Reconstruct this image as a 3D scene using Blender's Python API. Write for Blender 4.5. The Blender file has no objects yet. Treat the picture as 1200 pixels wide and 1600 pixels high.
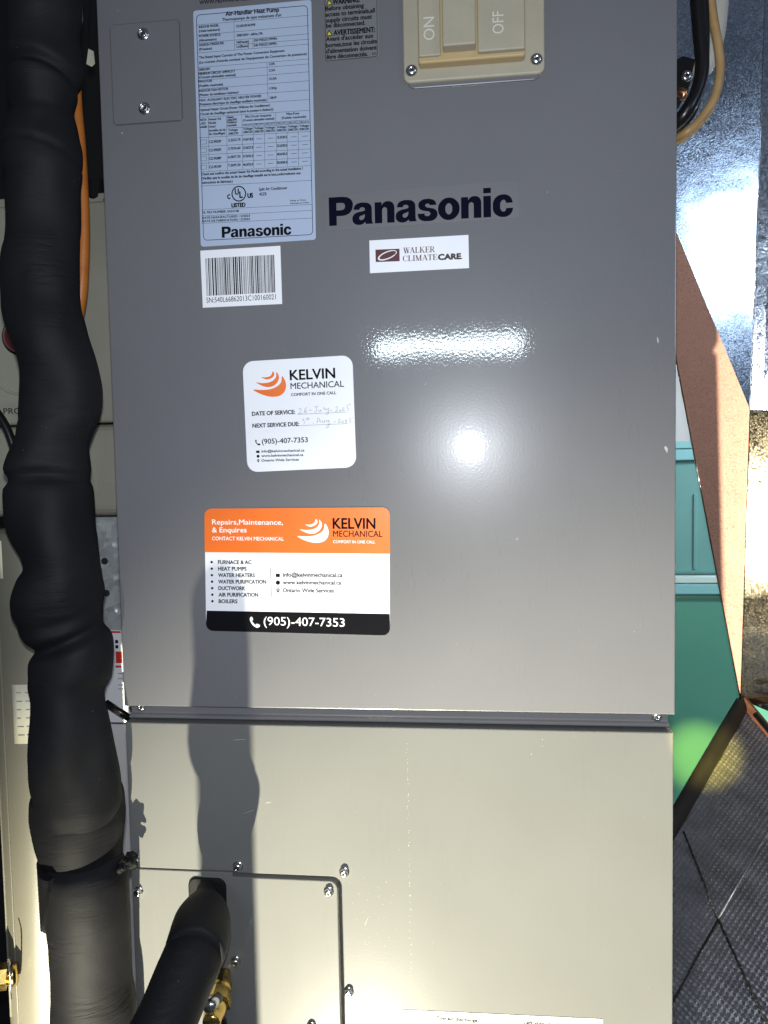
import bpy, bmesh, math, random
from mathutils import Vector, Matrix, noise

# ------------------------------------------------------------------ camera, world, lamps, exposure
S = bpy.context.scene
COL = S.collection
rad = math.radians
random.seed(7)

cam_d = bpy.data.cameras.new('camera')
cam = bpy.data.objects.new('camera', cam_d); COL.objects.link(cam)
cam.matrix_world = Matrix(((0.99375537, 0.01253036, 0.11087494, 0.32488116),
                           (0.10991923, 0.06090608, -0.99207268, -0.67797435),
                           (-0.01918399, 0.99806485, 0.05914842, 0.21988099),
                           (0, 0, 0, 1)))
cam_d.sensor_fit = 'VERTICAL'; cam_d.sensor_height = 36.0; cam_d.lens = 27.0
cam_d.clip_start = 0.02; cam_d.clip_end = 50
S.camera = cam

W = bpy.data.worlds.new('World'); S.world = W; W.use_nodes = True
W.node_tree.nodes['Background'].inputs[0].default_value = (0.66, 0.79, 1.0, 1)
W.node_tree.nodes['Background'].inputs[1].default_value = 0.09

def lamp(name, kind, loc, target, power, color, **kw):
    d = bpy.data.lights.new(name, kind); d.energy = power; d.color = color
    for k, v in kw.items(): setattr(d, k, v)
    o = bpy.data.objects.new(name, d); COL.objects.link(o)
    o.location = loc
    o.rotation_euler = (Vector(target) - Vector(loc)).to_track_quat('-Z', 'Y').to_euler()
    return o

# the phone's own torch beside its lens
lamp('phone_torch', 'AREA', (0.326, -0.680, 0.250), (0.326, 0, 0.255), 4.5, (0.88, 0.93, 1.0), shape='DISK', size=0.014)
# ceiling strip light behind the photographer
lamp('strip_light', 'AREA', (0.25, -2.2, 0.655), (0.26, 0, 0.30), 5.5, (0.82, 0.95, 1.0), shape='RECTANGLE', size=0.54, size_y=0.050)
# area light added out of view on the right for the duct glare
lamp('duct_glare_light', 'AREA', (1.68, -1.25, 0.74), (0.6, 0.2, 0.35), 3.6, (0.62, 0.80, 1.0), shape='RECTANGLE', size=0.28, size_y=0.40)
# work lamp standing low in front of the unit
lamp('work_lamp', 'SPOT', (0.04, -1.10, -1.28), (0.30, 0.0, -0.69), 545.0, (1.0, 0.955, 0.735), spot_size=rad(55.5), spot_blend=0.5, shadow_soft_size=0.012)
# narrow spot added beside the camera to make the yellow patch on the tote
lamp('added_tote_spot', 'SPOT', (0.342, -0.672, 0.245), (0.7666, 0.8500, -0.3602), 260.0, (1.0, 0.82, 0.18), spot_size=rad(5.6), spot_blend=1.0, shadow_soft_size=0.004)
# unseen point light added behind the duct to brighten the totes
lamp('tote_fill_light', 'POINT', (1.30, 0.48, 0.50), (0, 0, 0), 28.0, (0.86, 0.95, 1.0), shadow_soft_size=0.04)

S.view_settings.view_transform = 'Standard'; S.view_settings.look = 'None'
S.view_settings.exposure = 0.0; S.view_settings.gamma = 1.0
S.view_settings.use_curve_mapping = False

# ------------------------------------------------------------------ materials
def nodes(m):
    m.use_nodes = True
    nt = m.node_tree
    return nt, nt.nodes, nt.links, nt.nodes['Principled BSDF']

def mat(name, col, rough=0.5, metal=0.0, **kw):
    m = bpy.data.materials.new(name)
    nt, N, K, b = nodes(m)
    b.inputs['Base Color'].default_value = (*col, 1)
    b.inputs['Roughness'].default_value = rough
    b.inputs['Metallic'].default_value = metal
    for k, v in kw.items(): b.inputs[k.replace('_', ' ')].default_value = v
    return m

def nd(N, t, **kw):
    n = N.new(t)
    for k, v in kw.items():
        if k in n.inputs: n.inputs[k].default_value = v
        else: setattr(n, k, v)
    return n

def ramp(N, a, b, ca=(0, 0, 0, 1), cb=(1, 1, 1, 1)):
    r = N.new('ShaderNodeValToRGB')
    r.color_ramp.elements[0].position = a; r.color_ramp.elements[0].color = ca
    r.color_ramp.elements[1].position = b; r.color_ramp.elements[1].color = cb
    return r

def coords(N, K, scale=(1, 1, 1), rot=(0, 0, 0)):
    tc = N.new('ShaderNodeTexCoord'); mp = N.new('ShaderNodeMapping')
    mp.inputs['Scale'].default_value = scale; mp.inputs['Rotation'].default_value = rot
    K.new(tc.outputs['Object'], mp.inputs['Vector'])
    return mp.outputs['Vector']

def noise_mat(name, c0, c1, scale=20, rough=(0.4, 0.6), bump=0.0, bscale=None, metal=0.0, stretch=(1, 1, 1), dist=0.001, **kw):
    m = mat(name, c0, rough[0], metal, **kw)
    nt, N, K, b = nodes(m)
    v = coords(N, K, stretch)
    n = nd(N, 'ShaderNodeTexNoise', Scale=scale, Detail=6.0); K.new(v, n.inputs['Vector'])
    r = ramp(N, 0.3, 0.7, (*c0, 1), (*c1, 1)); K.new(n.outputs['Fac'], r.inputs[0]); K.new(r.outputs[0], b.inputs['Base Color'])
    mr = nd(N, 'ShaderNodeMapRange'); mr.inputs[3].default_value = rough[0]; mr.inputs[4].default_value = rough[1]
    K.new(n.outputs['Fac'], mr.inputs[0]); K.new(mr.outputs[0], b.inputs['Roughness'])
    if bump:
        n2 = nd(N, 'ShaderNodeTexNoise', Scale=bscale or scale * 8, Detail=3.0); K.new(v, n2.inputs['Vector'])
        bp = nd(N, 'ShaderNodeBump', Strength=bump, Distance=dist); K.new(n2.outputs['Fac'], bp.inputs['Height']); K.new(bp.outputs[0], b.inputs['Normal'])
    return m

def paint_mat(name, col, speck=0.5, spec=0.20):
    """grey enamel on sheet steel: orange peel, faint smears, dust specks and hairline scratches"""
    m = mat(name, col, 0.28)
    nt, N, K, b = nodes(m)
    b.inputs['Specular IOR Level'].default_value = spec
    b.inputs['Coat Weight'].default_value = 0.6; b.inputs['Coat Roughness'].default_value = 0.09
    v = coords(N, K)
    big = nd(N, 'ShaderNodeTexNoise', Scale=5.0, Detail=5.0); K.new(v, big.inputs['Vector'])
    c = ramp(N, 0.3, 0.75, tuple(x * 0.93 for x in col) + (1,), tuple(x * 1.06 for x in col) + (1,)); K.new(big.outputs['Fac'], c.inputs[0])
    # dust specks
    vo = nd(N, 'ShaderNodeTexVoronoi', Scale=95.0); K.new(v, vo.inputs['Vector'])
    sp = ramp(N, 0.030, 0.055, (1, 1, 1, 1), (0, 0, 0, 1)); K.new(vo.outputs['Distance'], sp.inputs[0])
    pick = ramp(N, 0.60, 0.66); msk = nd(N, 'ShaderNodeTexNoise', Scale=14.0, Detail=4.0); K.new(v, msk.inputs['Vector']); K.new(msk.outputs['Fac'], pick.inputs[0])
    mu = nd(N, 'ShaderNodeMath', operation='MULTIPLY'); K.new(sp.outputs[0], mu.inputs[0]); K.new(pick.outputs[0], mu.inputs[1])
    mu2 = nd(N, 'ShaderNodeMath', operation='MULTIPLY'); mu2.inputs[1].default_value = speck; K.new(mu.outputs[0], mu2.inputs[0])
    mx = nd(N, 'ShaderNodeMixRGB'); mx.inputs[2].default_value = (0.55, 0.55, 0.53, 1)
    K.new(mu2.outputs[0], mx.inputs[0]); K.new(c.outputs[0], mx.inputs[1]); K.new(mx.outputs[0], b.inputs['Base Color'])
    # smears change the gloss
    vs = coords(N, K, (6, 6, 1.3), (0, rad(18), 0))
    sm = nd(N, 'ShaderNodeTexNoise', Scale=6.0, Detail=8.0, Roughness=0.65); K.new(vs, sm.inputs['Vector'])
    mr = nd(N, 'ShaderNodeMapRange'); mr.inputs[1].default_value = 0.3; mr.inputs[2].default_value = 0.7; mr.inputs[3].default_value = 0.035; mr.inputs[4].default_value = 0.065
    K.new(sm.outputs['Fac'], mr.inputs[0]); K.new(mr.outputs[0], b.inputs['Coat Roughness'])
    mr2 = nd(N, 'ShaderNodeMapRange'); mr2.inputs[3].default_value = 0.24; mr2.inputs[4].default_value = 0.32
    K.new(sm.outputs['Fac'], mr2.inputs[0]); K.new(mr2.outputs[0], b.inputs['Roughness'])
    # orange peel
    op = nd(N, 'ShaderNodeTexNoise', Scale=430.0, Detail=1.5); K.new(v, op.inputs['Vector'])
    wv = nd(N, 'ShaderNodeTexNoise', Scale=7.0, Detail=2.0); K.new(v, wv.inputs['Vector'])
    b1 = nd(N, 'ShaderNodeBump', Strength=0.075, Distance=0.0004); K.new(op.outputs['Fac'], b1.inputs['Height'])
    b2 = nd(N, 'ShaderNodeBump', Strength=0.10, Distance=0.004); K.new(wv.outputs['Fac'], b2.inputs['Height']); K.new(b1.outputs[0], b2.inputs['Normal'])
    K.new(b2.outputs[0], b.inputs['Coat Normal'])
    b3 = nd(N, 'ShaderNodeBump', Strength=0.06, Distance=0.0004); K.new(op.outputs['Fac'], b3.inputs['Height']); K.new(b3.outputs[0], b.inputs['Normal'])
    return m

def galv_mat(name, c0, c1, rough=0.26, scale=230.0, bump=0.35):
    """galvanised sheet with zinc spangle"""
    m = mat(name, c0, rough, 1.0)
    nt, N, K, b = nodes(m)
    v = coords(N, K)
    ns = nd(N, 'ShaderNodeTexNoise', Scale=60.0, Detail=3.0); K.new(v, ns.inputs['Vector'])
    ad = nd(N, 'ShaderNodeMixRGB', blend_type='ADD'); ad.inputs[0].default_value = 0.02; K.new(v, ad.inputs[1]); K.new(ns.outputs['Color'], ad.inputs[2])
    vo = nd(N, 'ShaderNodeTexVoronoi', Scale=scale); K.new(ad.outputs[0], vo.inputs['Vector'])
    sx = nd(N, 'ShaderNodeSeparateColor'); K.new(vo.outputs['Color'], sx.inputs[0])
    r = ramp(N, 0.0, 1.0, (*c0, 1), (*c1, 1)); K.new(sx.outputs[0], r.inputs[0]); K.new(r.outputs[0], b.inputs['Base Color'])
    big = nd(N, 'ShaderNodeTexNoise', Scale=9.0, Detail=6.0); K.new(v, big.inputs['Vector'])
    mr = nd(N, 'ShaderNodeMapRange'); mr.inputs[1].default_value = 0.3; mr.inputs[2].default_value = 0.7; mr.inputs[3].default_value = rough * 0.5; mr.inputs[4].default_value = rough * 1.7
    av = nd(N, 'ShaderNodeMixRGB'); av.inputs[0].default_value = 0.5; K.new(big.outputs['Fac'], av.inputs[1]); K.new(sx.outputs[2], av.inputs[2])
    K.new(av.outputs[0], mr.inputs[0]); K.new(mr.outputs[0], b.inputs['Roughness'])
    bp = nd(N, 'ShaderNodeBump', Strength=bump, Distance=0.0006); K.new(sx.outputs[1], bp.inputs['Height'])
    wv = nd(N, 'ShaderNodeTexNoise', Scale=11.0, Detail=2.0); K.new(v, wv.inputs['Vector'])
    b2 = nd(N, 'ShaderNodeBump', Strength=0.10, Distance=0.01); K.new(wv.outputs['Fac'], b2.inputs['Height']); K.new(bp.outputs[0], b2.inputs['Normal'])
    K.new(b2.outputs[0], b.inputs['Normal'])
    return m

def foam_mat(name):
    """black closed-cell rubber pipe insulation with fine sideways wrinkles"""
    m = mat(name, (0.007, 0.0068, 0.008), 0.68)
    nt, N, K, b = nodes(m)
    b.inputs['Specular IOR Level'].default_value = 0.22
    v = coords(N, K)
    vz = coords(N, K, (16, 16, 120), (0, rad(6), 0))
    wr = nd(N, 'ShaderNodeTexNoise', Scale=1.6, Detail=4.0, Distortion=0.5); K.new(vz, wr.inputs['Vector'])
    msk = nd(N, 'ShaderNodeTexNoise', Scale=17.0, Detail=2.0); K.new(v, msk.inputs['Vector'])
    pk = ramp(N, 0.46, 0.68); K.new(msk.outputs['Fac'], pk.inputs[0])
    rr = ramp(N, 0.38, 0.52); K.new(wr.outputs['Fac'], rr.inputs[0])
    mu = nd(N, 'ShaderNodeMath', operation='MULTIPLY'); K.new(rr.outputs[0], mu.inputs[0]); K.new(pk.outputs[0], mu.inputs[1])
    fine = nd(N, 'ShaderNodeTexNoise', Scale=700.0, Detail=2.0); K.new(v, fine.inputs['Vector'])
    b1 = nd(N, 'ShaderNodeBump', Strength=0.22, Distance=0.0005); K.new(fine.outputs['Fac'], b1.inputs['Height'])
    b2 = nd(N, 'ShaderNodeBump', Strength=0.40, Distance=0.0014); K.new(mu.outputs[0], b2.inputs['Height']); K.new(b1.outputs[0], b2.inputs['Normal'])
    K.new(b2.outputs[0], b.inputs['Normal'])
    vo = nd(N, 'ShaderNodeTexVoronoi', Scale=120.0); K.new(v, vo.inputs['Vector'])
    sp = ramp(N, 0.03, 0.06, (1, 1, 1, 1), (0, 0, 0, 1)); K.new(vo.outputs['Distance'], sp.inputs[0])
    dm = nd(N, 'ShaderNodeTexNoise', Scale=8.0, Detail=3.0); K.new(v, dm.inputs['Vector'])
    dp = ramp(N, 0.52, 0.62); K.new(dm.outputs['Fac'], dp.inputs[0])
    m2 = nd(N, 'ShaderNodeMath', operation='MULTIPLY'); K.new(sp.outputs[0], m2.inputs[0]); K.new(dp.outputs[0], m2.inputs[1])
    du = ramp(N, 0.35, 0.75, (0.0055, 0.0053, 0.0066, 1), (0.0115, 0.0113, 0.0132, 1)); K.new(dm.outputs['Fac'], du.inputs[0])
    mx = nd(N, 'ShaderNodeMixRGB'); K.new(m2.outputs[0], mx.inputs[0]); K.new(du.outputs[0], mx.inputs[1]); mx.inputs[2].default_value = (0.22, 0.22, 0.22, 1)
    K.new(mx.outputs[0], b.inputs['Base Color'])
    return m

M = {}
M['paint'] = paint_mat('grey_enamel', (0.150, 0.148, 0.157), 0.5, 0.22)
M['paint_low'] = paint_mat('grey_enamel_lower', (0.150, 0.149, 0.144), 0.8, 0.05)
M['body'] = mat('grey_body', (0.13, 0.13, 0.135), 0.4)
M['black'] = mat('black_ink', (0.006, 0.006, 0.008), 0.6, Specular_IOR_Level=0.04)
M['navy'] = mat('logo_ink', (0.003, 0.003, 0.012), 0.6, Specular_IOR_Level=0.04)
M['maroon'] = mat('maroon_ink', (0.075, 0.008, 0.014), 0.45)
M['ink_brown'] = mat('dark_ink', (0.02, 0.006, 0.008), 0.45)
M['orange'] = noise_mat('orange_print', (0.80, 0.155, 0.018), (0.86, 0.175, 0.022), 30, (0.30, 0.38))
M['white'] = noise_mat('white_vinyl', (0.80, 0.80, 0.84), (0.84, 0.84, 0.87), 18, (0.34, 0.46))
M['plain_label'] = noise_mat('plain_label_paper', (0.36, 0.36, 0.35), (0.40, 0.40, 0.39), 18, (0.5, 0.6))
M['white_ink'] = mat('white_ink', (0.85, 0.85, 0.86), 0.4)
M['pen'] = mat('pen_ink', (0.19, 0.185, 0.185), 0.5)
M['yellow'] = mat('yellow_ink', (0.62, 0.55, 0.02), 0.45)
M['silver_label'] = noise_mat('blue_silver_vinyl', (0.36, 0.43, 0.57), (0.40, 0.47, 0.61), 9, (0.36, 0.48))
M['clear_film'] = mat('clear_film', (0.134, 0.131, 0.140), 0.36)
M['grey_label'] = mat('grey_label_film', (0.17, 0.17, 0.18), 0.32)
M['screw'] = noise_mat('zinc_screw', (0.62, 0.62, 0.62), (0.74, 0.74, 0.73), 300, (0.16, 0.3), metal=1.0)
M['dust'] = mat('dust', (0.40, 0.40, 0.38), 0.7)
M['gap'] = mat('plate_gap', (0.075, 0.074, 0.08), 0.5)
M['slot'] = mat('screw_slot', (0.02, 0.02, 0.02), 0.5)
M['plastic'] = noise_mat('aged_silicone', (0.36, 0.325, 0.245), (0.40, 0.36, 0.275), 25, (0.34, 0.46), bump=0.15, bscale=300, Subsurface_Weight=0.25, Subsurface_Scale=0.006, Subsurface_Radius=(1.0, 0.75, 0.4))
M['plastic_edge'] = mat('amber_plastic', (0.46, 0.34, 0.17), 0.4, Subsurface_Weight=0.3, Subsurface_Scale=0.005)
M['plastic_text'] = mat('moulded_letters', (0.60, 0.58, 0.50), 0.45)
M['foam'] = foam_mat('black_foam')
M['rubber'] = noise_mat('black_rubber', (0.006, 0.006, 0.007), (0.010, 0.010, 0.011), 60, (0.6, 0.75), bump=0.2, bscale=400, Specular_IOR_Level=0.15)
M['tie'] = noise_mat('black_tape', (0.006, 0.006, 0.007), (0.010, 0.010, 0.011), 60, (0.42, 0.6), bump=0.3, bscale=200)
M['copper'] = noise_mat('copper', (0.60, 0.27, 0.15), (0.72, 0.36, 0.20), 80, (0.2, 0.4), metal=1.0)
M['brass'] = noise_mat('brass', (0.62, 0.42, 0.12), (0.75, 0.55, 0.20), 80, (0.15, 0.35), metal=1.0)
M['galv'] = galv_mat('galvanised_steel', (0.50, 0.56, 0.68), (0.68, 0.74, 0.86), 0.15, 800.0, 0.07)
M['galv_brown'] = galv_mat('brown_reflection_steel', (0.50, 0.27, 0.20), (0.55, 0.30, 0.225), 0.42, 900.0, 0.06)  # warm brown reflection on the steel, put into its base colour
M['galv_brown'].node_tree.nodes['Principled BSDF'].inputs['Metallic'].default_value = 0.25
M['galv_gold'] = galv_mat('scuffed_gold_glare_steel', (0.36, 0.30, 0.22), (0.52, 0.44, 0.33), 0.06, 900.0, 0.06)  # base colour carries the golden glare on the lower side sheet
M['zinc'] = galv_mat('zinc_strap', (0.36, 0.39, 0.40), (0.50, 0.53, 0.53), 0.45, 150.0, 0.3)
M['zinc'].node_tree.nodes['Principled BSDF'].inputs['Metallic'].default_value = 0.3
M['emboss'] = noise_mat('embossed_foil', (0.31, 0.31, 0.33), (0.42, 0.42, 0.45), 30, (0.24, 0.36), metal=0.8)
M['teal'] = noise_mat('teal_plastic', (0.085, 0.30, 0.22), (0.10, 0.33, 0.245), 6, (0.4, 0.5))
M['teal_blue'] = noise_mat('teal_blue_plastic', (0.125, 0.315, 0.30), (0.14, 0.34, 0.325), 6, (0.4, 0.5))
M['teal_lid'] = noise_mat('pale_teal_plastic', (0.22, 0.50, 0.52), (0.25, 0.54, 0.56), 6, (0.38, 0.5))
M['rim_white'] = mat('white_rim', (0.55, 0.70, 0.67), 0.4)
M['tank'] = noise_mat('olive_grey_plastic', (0.29, 0.275, 0.215), (0.33, 0.315, 0.25), 12, (0.35, 0.5), bump=0.12, bscale=600)
M['tank_low'] = noise_mat('beige_grey_jacket', (0.15, 0.14, 0.105), (0.18, 0.165, 0.13), 9, (0.36, 0.5), bump=0.12, bscale=600)
M['red'] = mat('dark_red_lens', (0.16, 0.006, 0.010), 0.08, Coat_Weight=0.8)
M['hose'] = noise_mat('orange_tube', (0.42, 0.125, 0.022), (0.52, 0.17, 0.03), 70, (0.3, 0.45), bump=0.2, bscale=120)
M['tan'] = noise_mat('tan_cable', (0.36, 0.22, 0.085), (0.44, 0.28, 0.12), 60, (0.35, 0.5))
M['cable'] = mat('black_cable', (0.008, 0.007, 0.008), 0.3)
M['paper'] = noise_mat('cream_paper', (0.62, 0.58, 0.44), (0.70, 0.66, 0.52), 40, (0.6, 0.8))
M['red_ink'] = mat('red_ink', (0.60, 0.03, 0.02), 0.5)
M['wall'] = noise_mat('white_wall', (0.76, 0.73, 0.72), (0.80, 0.77, 0.76), 8, (0.7, 0.85))
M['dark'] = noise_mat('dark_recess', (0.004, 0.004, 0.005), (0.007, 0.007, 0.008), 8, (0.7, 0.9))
M['floor'] = noise_mat('concrete', (0.16, 0.155, 0.15), (0.22, 0.21, 0.20), 6, (0.7, 0.9))
M['seal'] = noise_mat('black_seal', (0.010, 0.009, 0.009), (0.016, 0.014, 0.013), 60, (0.7, 0.85))
M['rail'] = noise_mat('reddish_rail', (0.20, 0.075, 0.045), (0.30, 0.13, 0.08), 60, (0.3, 0.5), metal=0.5, bump=0.3)
M['cream'] = noise_mat('cream_conduit', (0.50, 0.46, 0.40), (0.56, 0.52, 0.46), 20, (0.35, 0.5))

# ------------------------------------------------------------------ helpers
def obj(name, me, m, parent=None, loc=(0, 0, 0), label=None, cat=None, group=None, kind=None, smooth=False):
    if isinstance(me, bmesh.types.BMesh):
        bm = me; me = bpy.data.meshes.new(name); bm.to_mesh(me); bm.free()
    if m is not None and not me.materials: me.materials.append(m)
    if smooth:
        me.polygons.foreach_set('use_smooth', [True] * len(me.polygons))
    o = bpy.data.objects.new(name, me); COL.objects.link(o); o.location = loc
    if parent is not None: o.parent = parent
    if label: o['label'] = label
    if cat: o['category'] = cat
    if group: o['group'] = group
    if kind: o['kind'] = kind
    return o

def thing(name, loc, label, cat, group=None):
    o = bpy.data.objects.new(name, None); COL.objects.link(o); o.location = loc
    o.empty_display_size = 0.03
    o['label'] = label; o['category'] = cat
    if group: o['group'] = group
    return o

def put(o):
    """keep world coordinates for a part whose parent has been moved"""
    o.matrix_parent_inverse = Matrix.Translation(o.parent.location).inverted()
    return o

def rrect(x0, z0, x1, z1, r, n=6):
    out = []
    for cx, cz, a0 in ((x1 - r, z1 - r, 0), (x0 + r, z1 - r, 90), (x0 + r, z0 + r, 180), (x1 - r, z0 + r, 270)):
        for i in range(n + 1):
            a = rad(a0 + 90 * i / n); out.append((cx + r * math.cos(a), cz + r * math.sin(a)))
    return out

def prism(pts, yf, yb, bev=0.0, seg=2, bm=None):
    """polygon in the x-z plane, counter-clockwise, extruded from yf (front, towards camera) to yb"""
    own = bm is None
    if own: bm = bmesh.new()
    f = [bm.verts.new((x, yf, z)) for x, z in pts]
    k = [bm.verts.new((x, yb, z)) for x, z in pts]
    n = len(pts)
    ff = bm.faces.new(f); bm.faces.new(k[::-1])
    for i in range(n):
        bm.faces.new((f[(i + 1) % n], f[i], k[i], k[(i + 1) % n]))
    if bev:
        bm.normal_update()
        bmesh.ops.bevel(bm, geom=list(ff.edges), offset=bev, segments=seg, profile=0.5, affect='EDGES')
    bmesh.ops.recalc_face_normals(bm, faces=bm.faces[:])
    return bm

def box(bm, x0, x1, y0, y1, z0, z1):
    vs = [bm.verts.new((x, y, z)) for x in (x0, x1) for y in (y0, y1) for z in (z0, z1)]
    for a in ((0, 1, 3, 2), (4, 6, 7, 5), (0, 4, 5, 1), (2, 3, 7, 6), (0, 2, 6, 4), (1, 5, 7, 3)):
        bm.faces.new([vs[i] for i in a])
    return bm

def spline(pts, n=8):
    pts = [Vector(p) for p in pts]; out = []; m = len(pts)
    for i in range(m - 1):
        p0, p1, p2, p3 = pts[max(i - 1, 0)], pts[i], pts[i + 1], pts[min(i + 2, m - 1)]
        for j in range(n):
            t = j / n
            out.append(0.5 * ((2 * p1) + (-p0 + p2) * t + (2 * p0 - 5 * p1 + 4 * p2 - p3) * t * t + (-p0 + 3 * p1 - 3 * p2 + p3) * t ** 3))
    out.append(pts[-1])
    return out

def tube(path, radius, n=16, bm=None, wob=0.0, seed=0.0, fn=None, flat=1.0, cap=True):
    """swept tube; radius number or list; fn(i, angle) multiplies the radius"""
    own = bm is None
    if own: bm = bmesh.new()
    path = [Vector(p) for p in path]; m = len(path)
    rr = radius if isinstance(radius, (list, tuple)) else [radius] * m
    rings = []; up = Vector((0.02, -1, 0.03)).normalized()
    for i in range(m):
        t = (path[min(i + 1, m - 1)] - path[max(i - 1, 0)]).normalized()
        a = up - t * up.dot(t)
        if a.length < 0.05: a = Vector((1, 0, 0)) - t * t.x
        a.normalize(); up = a
        b = t.cross(a)
        ring = []
        for j in range(n):
            th = 2 * math.pi * j / n
            k = rr[i] * (fn(i, th) if fn else 1.0)
            d = a * math.cos(th) * flat + b * math.sin(th)
            if wob: k *= 1 + wob * noise.noise((path[i] + d * rr[i]) * 28 + Vector((seed, seed * 2, 0)))
            ring.append(bm.verts.new(path[i] + d * k))
        rings.append(ring)
    for i in range(m - 1):
        for j in range(n):
            bm.faces.new((rings[i][j], rings[i][(j + 1) % n], rings[i + 1][(j + 1) % n], rings[i + 1][j]))
    if cap:
        bm.faces.new(rings[0][::-1]); bm.faces.new(rings[-1])
    if own: bmesh.ops.recalc_face_normals(bm, faces=bm.faces[:])
    return bm

def lathe(prof, n=24, bm=None, mtx=None):
    """profile of (radius, height); axis towards -y (the viewer)"""
    own = bm is None
    if own: bm = bmesh.new()
    rings = []
    for r, h in prof:
        if r < 1e-7:
            rings.append([bm.verts.new((0, -h, 0))])
        else:
            rings.append([bm.verts.new((r * math.cos(2 * math.pi * j / n), -h, r * math.sin(2 * math.pi * j / n))) for j in range(n)])
    for a, b in zip(rings[:-1], rings[1:]):
        for j in range(n):
            if len(a) == 1 and len(b) == 1: continue
            if len(a) == 1: bm.faces.new((a[0], b[j], b[(j + 1) % n]))
            elif len(b) == 1: bm.faces.new((a[j], b[0], a[(j + 1) % n]))
            else: bm.faces.new((a[j], b[j], b[(j + 1) % n], a[(j + 1) % n]))
    if mtx is not None: bm.transform(mtx)
    if own: bmesh.ops.recalc_face_normals(bm, faces=bm.faces[:])
    return bm

def sheet(pts, thick, bev=0.0):
    """flat polygon in space given thickness away from the camera"""
    P = [Vector(p) for p in pts]
    n = (P[1] - P[0]).cross(P[2] - P[0]).normalized()
    if n.y > 0: n = -n
    bm = bmesh.new()
    f = [bm.verts.new(p) for p in P]; k = [bm.verts.new(p - n * thick) for p in P]
    bm.faces.new(f); bm.faces.new(k[::-1]); m = len(P)
    for i in range(m): bm.faces.new((f[i], k[i], k[(i + 1) % m], f[(i + 1) % m]))
    bmesh.ops.recalc_face_normals(bm, faces=bm.faces[:])
    return bm

# ------------------------------------------------------------------ lettering
_cache = {}
def glyphs(s, w, res=3, space=1.0):
    key = (s, space)
    if key in _cache: return _cache[key]
    cu = bpy.data.curves.new('text', 'FONT'); cu.body = s; cu.size = 1.0; cu.resolution_u = res; cu.fill_mode = 'BOTH'
    cu.space_character = space
    o = bpy.data.objects.new('text', cu); COL.objects.link(o)
    dg = bpy.context.evaluated_depsgraph_get()
    me = bpy.data.meshes.new_from_object(o.evaluated_get(dg))
    v = [(p.co.x, p.co.y) for p in me.vertices]; f = [tuple(p.vertices) for p in me.polygons]
    bpy.data.objects.remove(o); bpy.data.curves.remove(cu); bpy.data.meshes.remove(me)
    _cache[key] = (v, f)
    return v, f
CAP = max(p[1] for p in glyphs('H', 0.0)[0])

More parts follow.
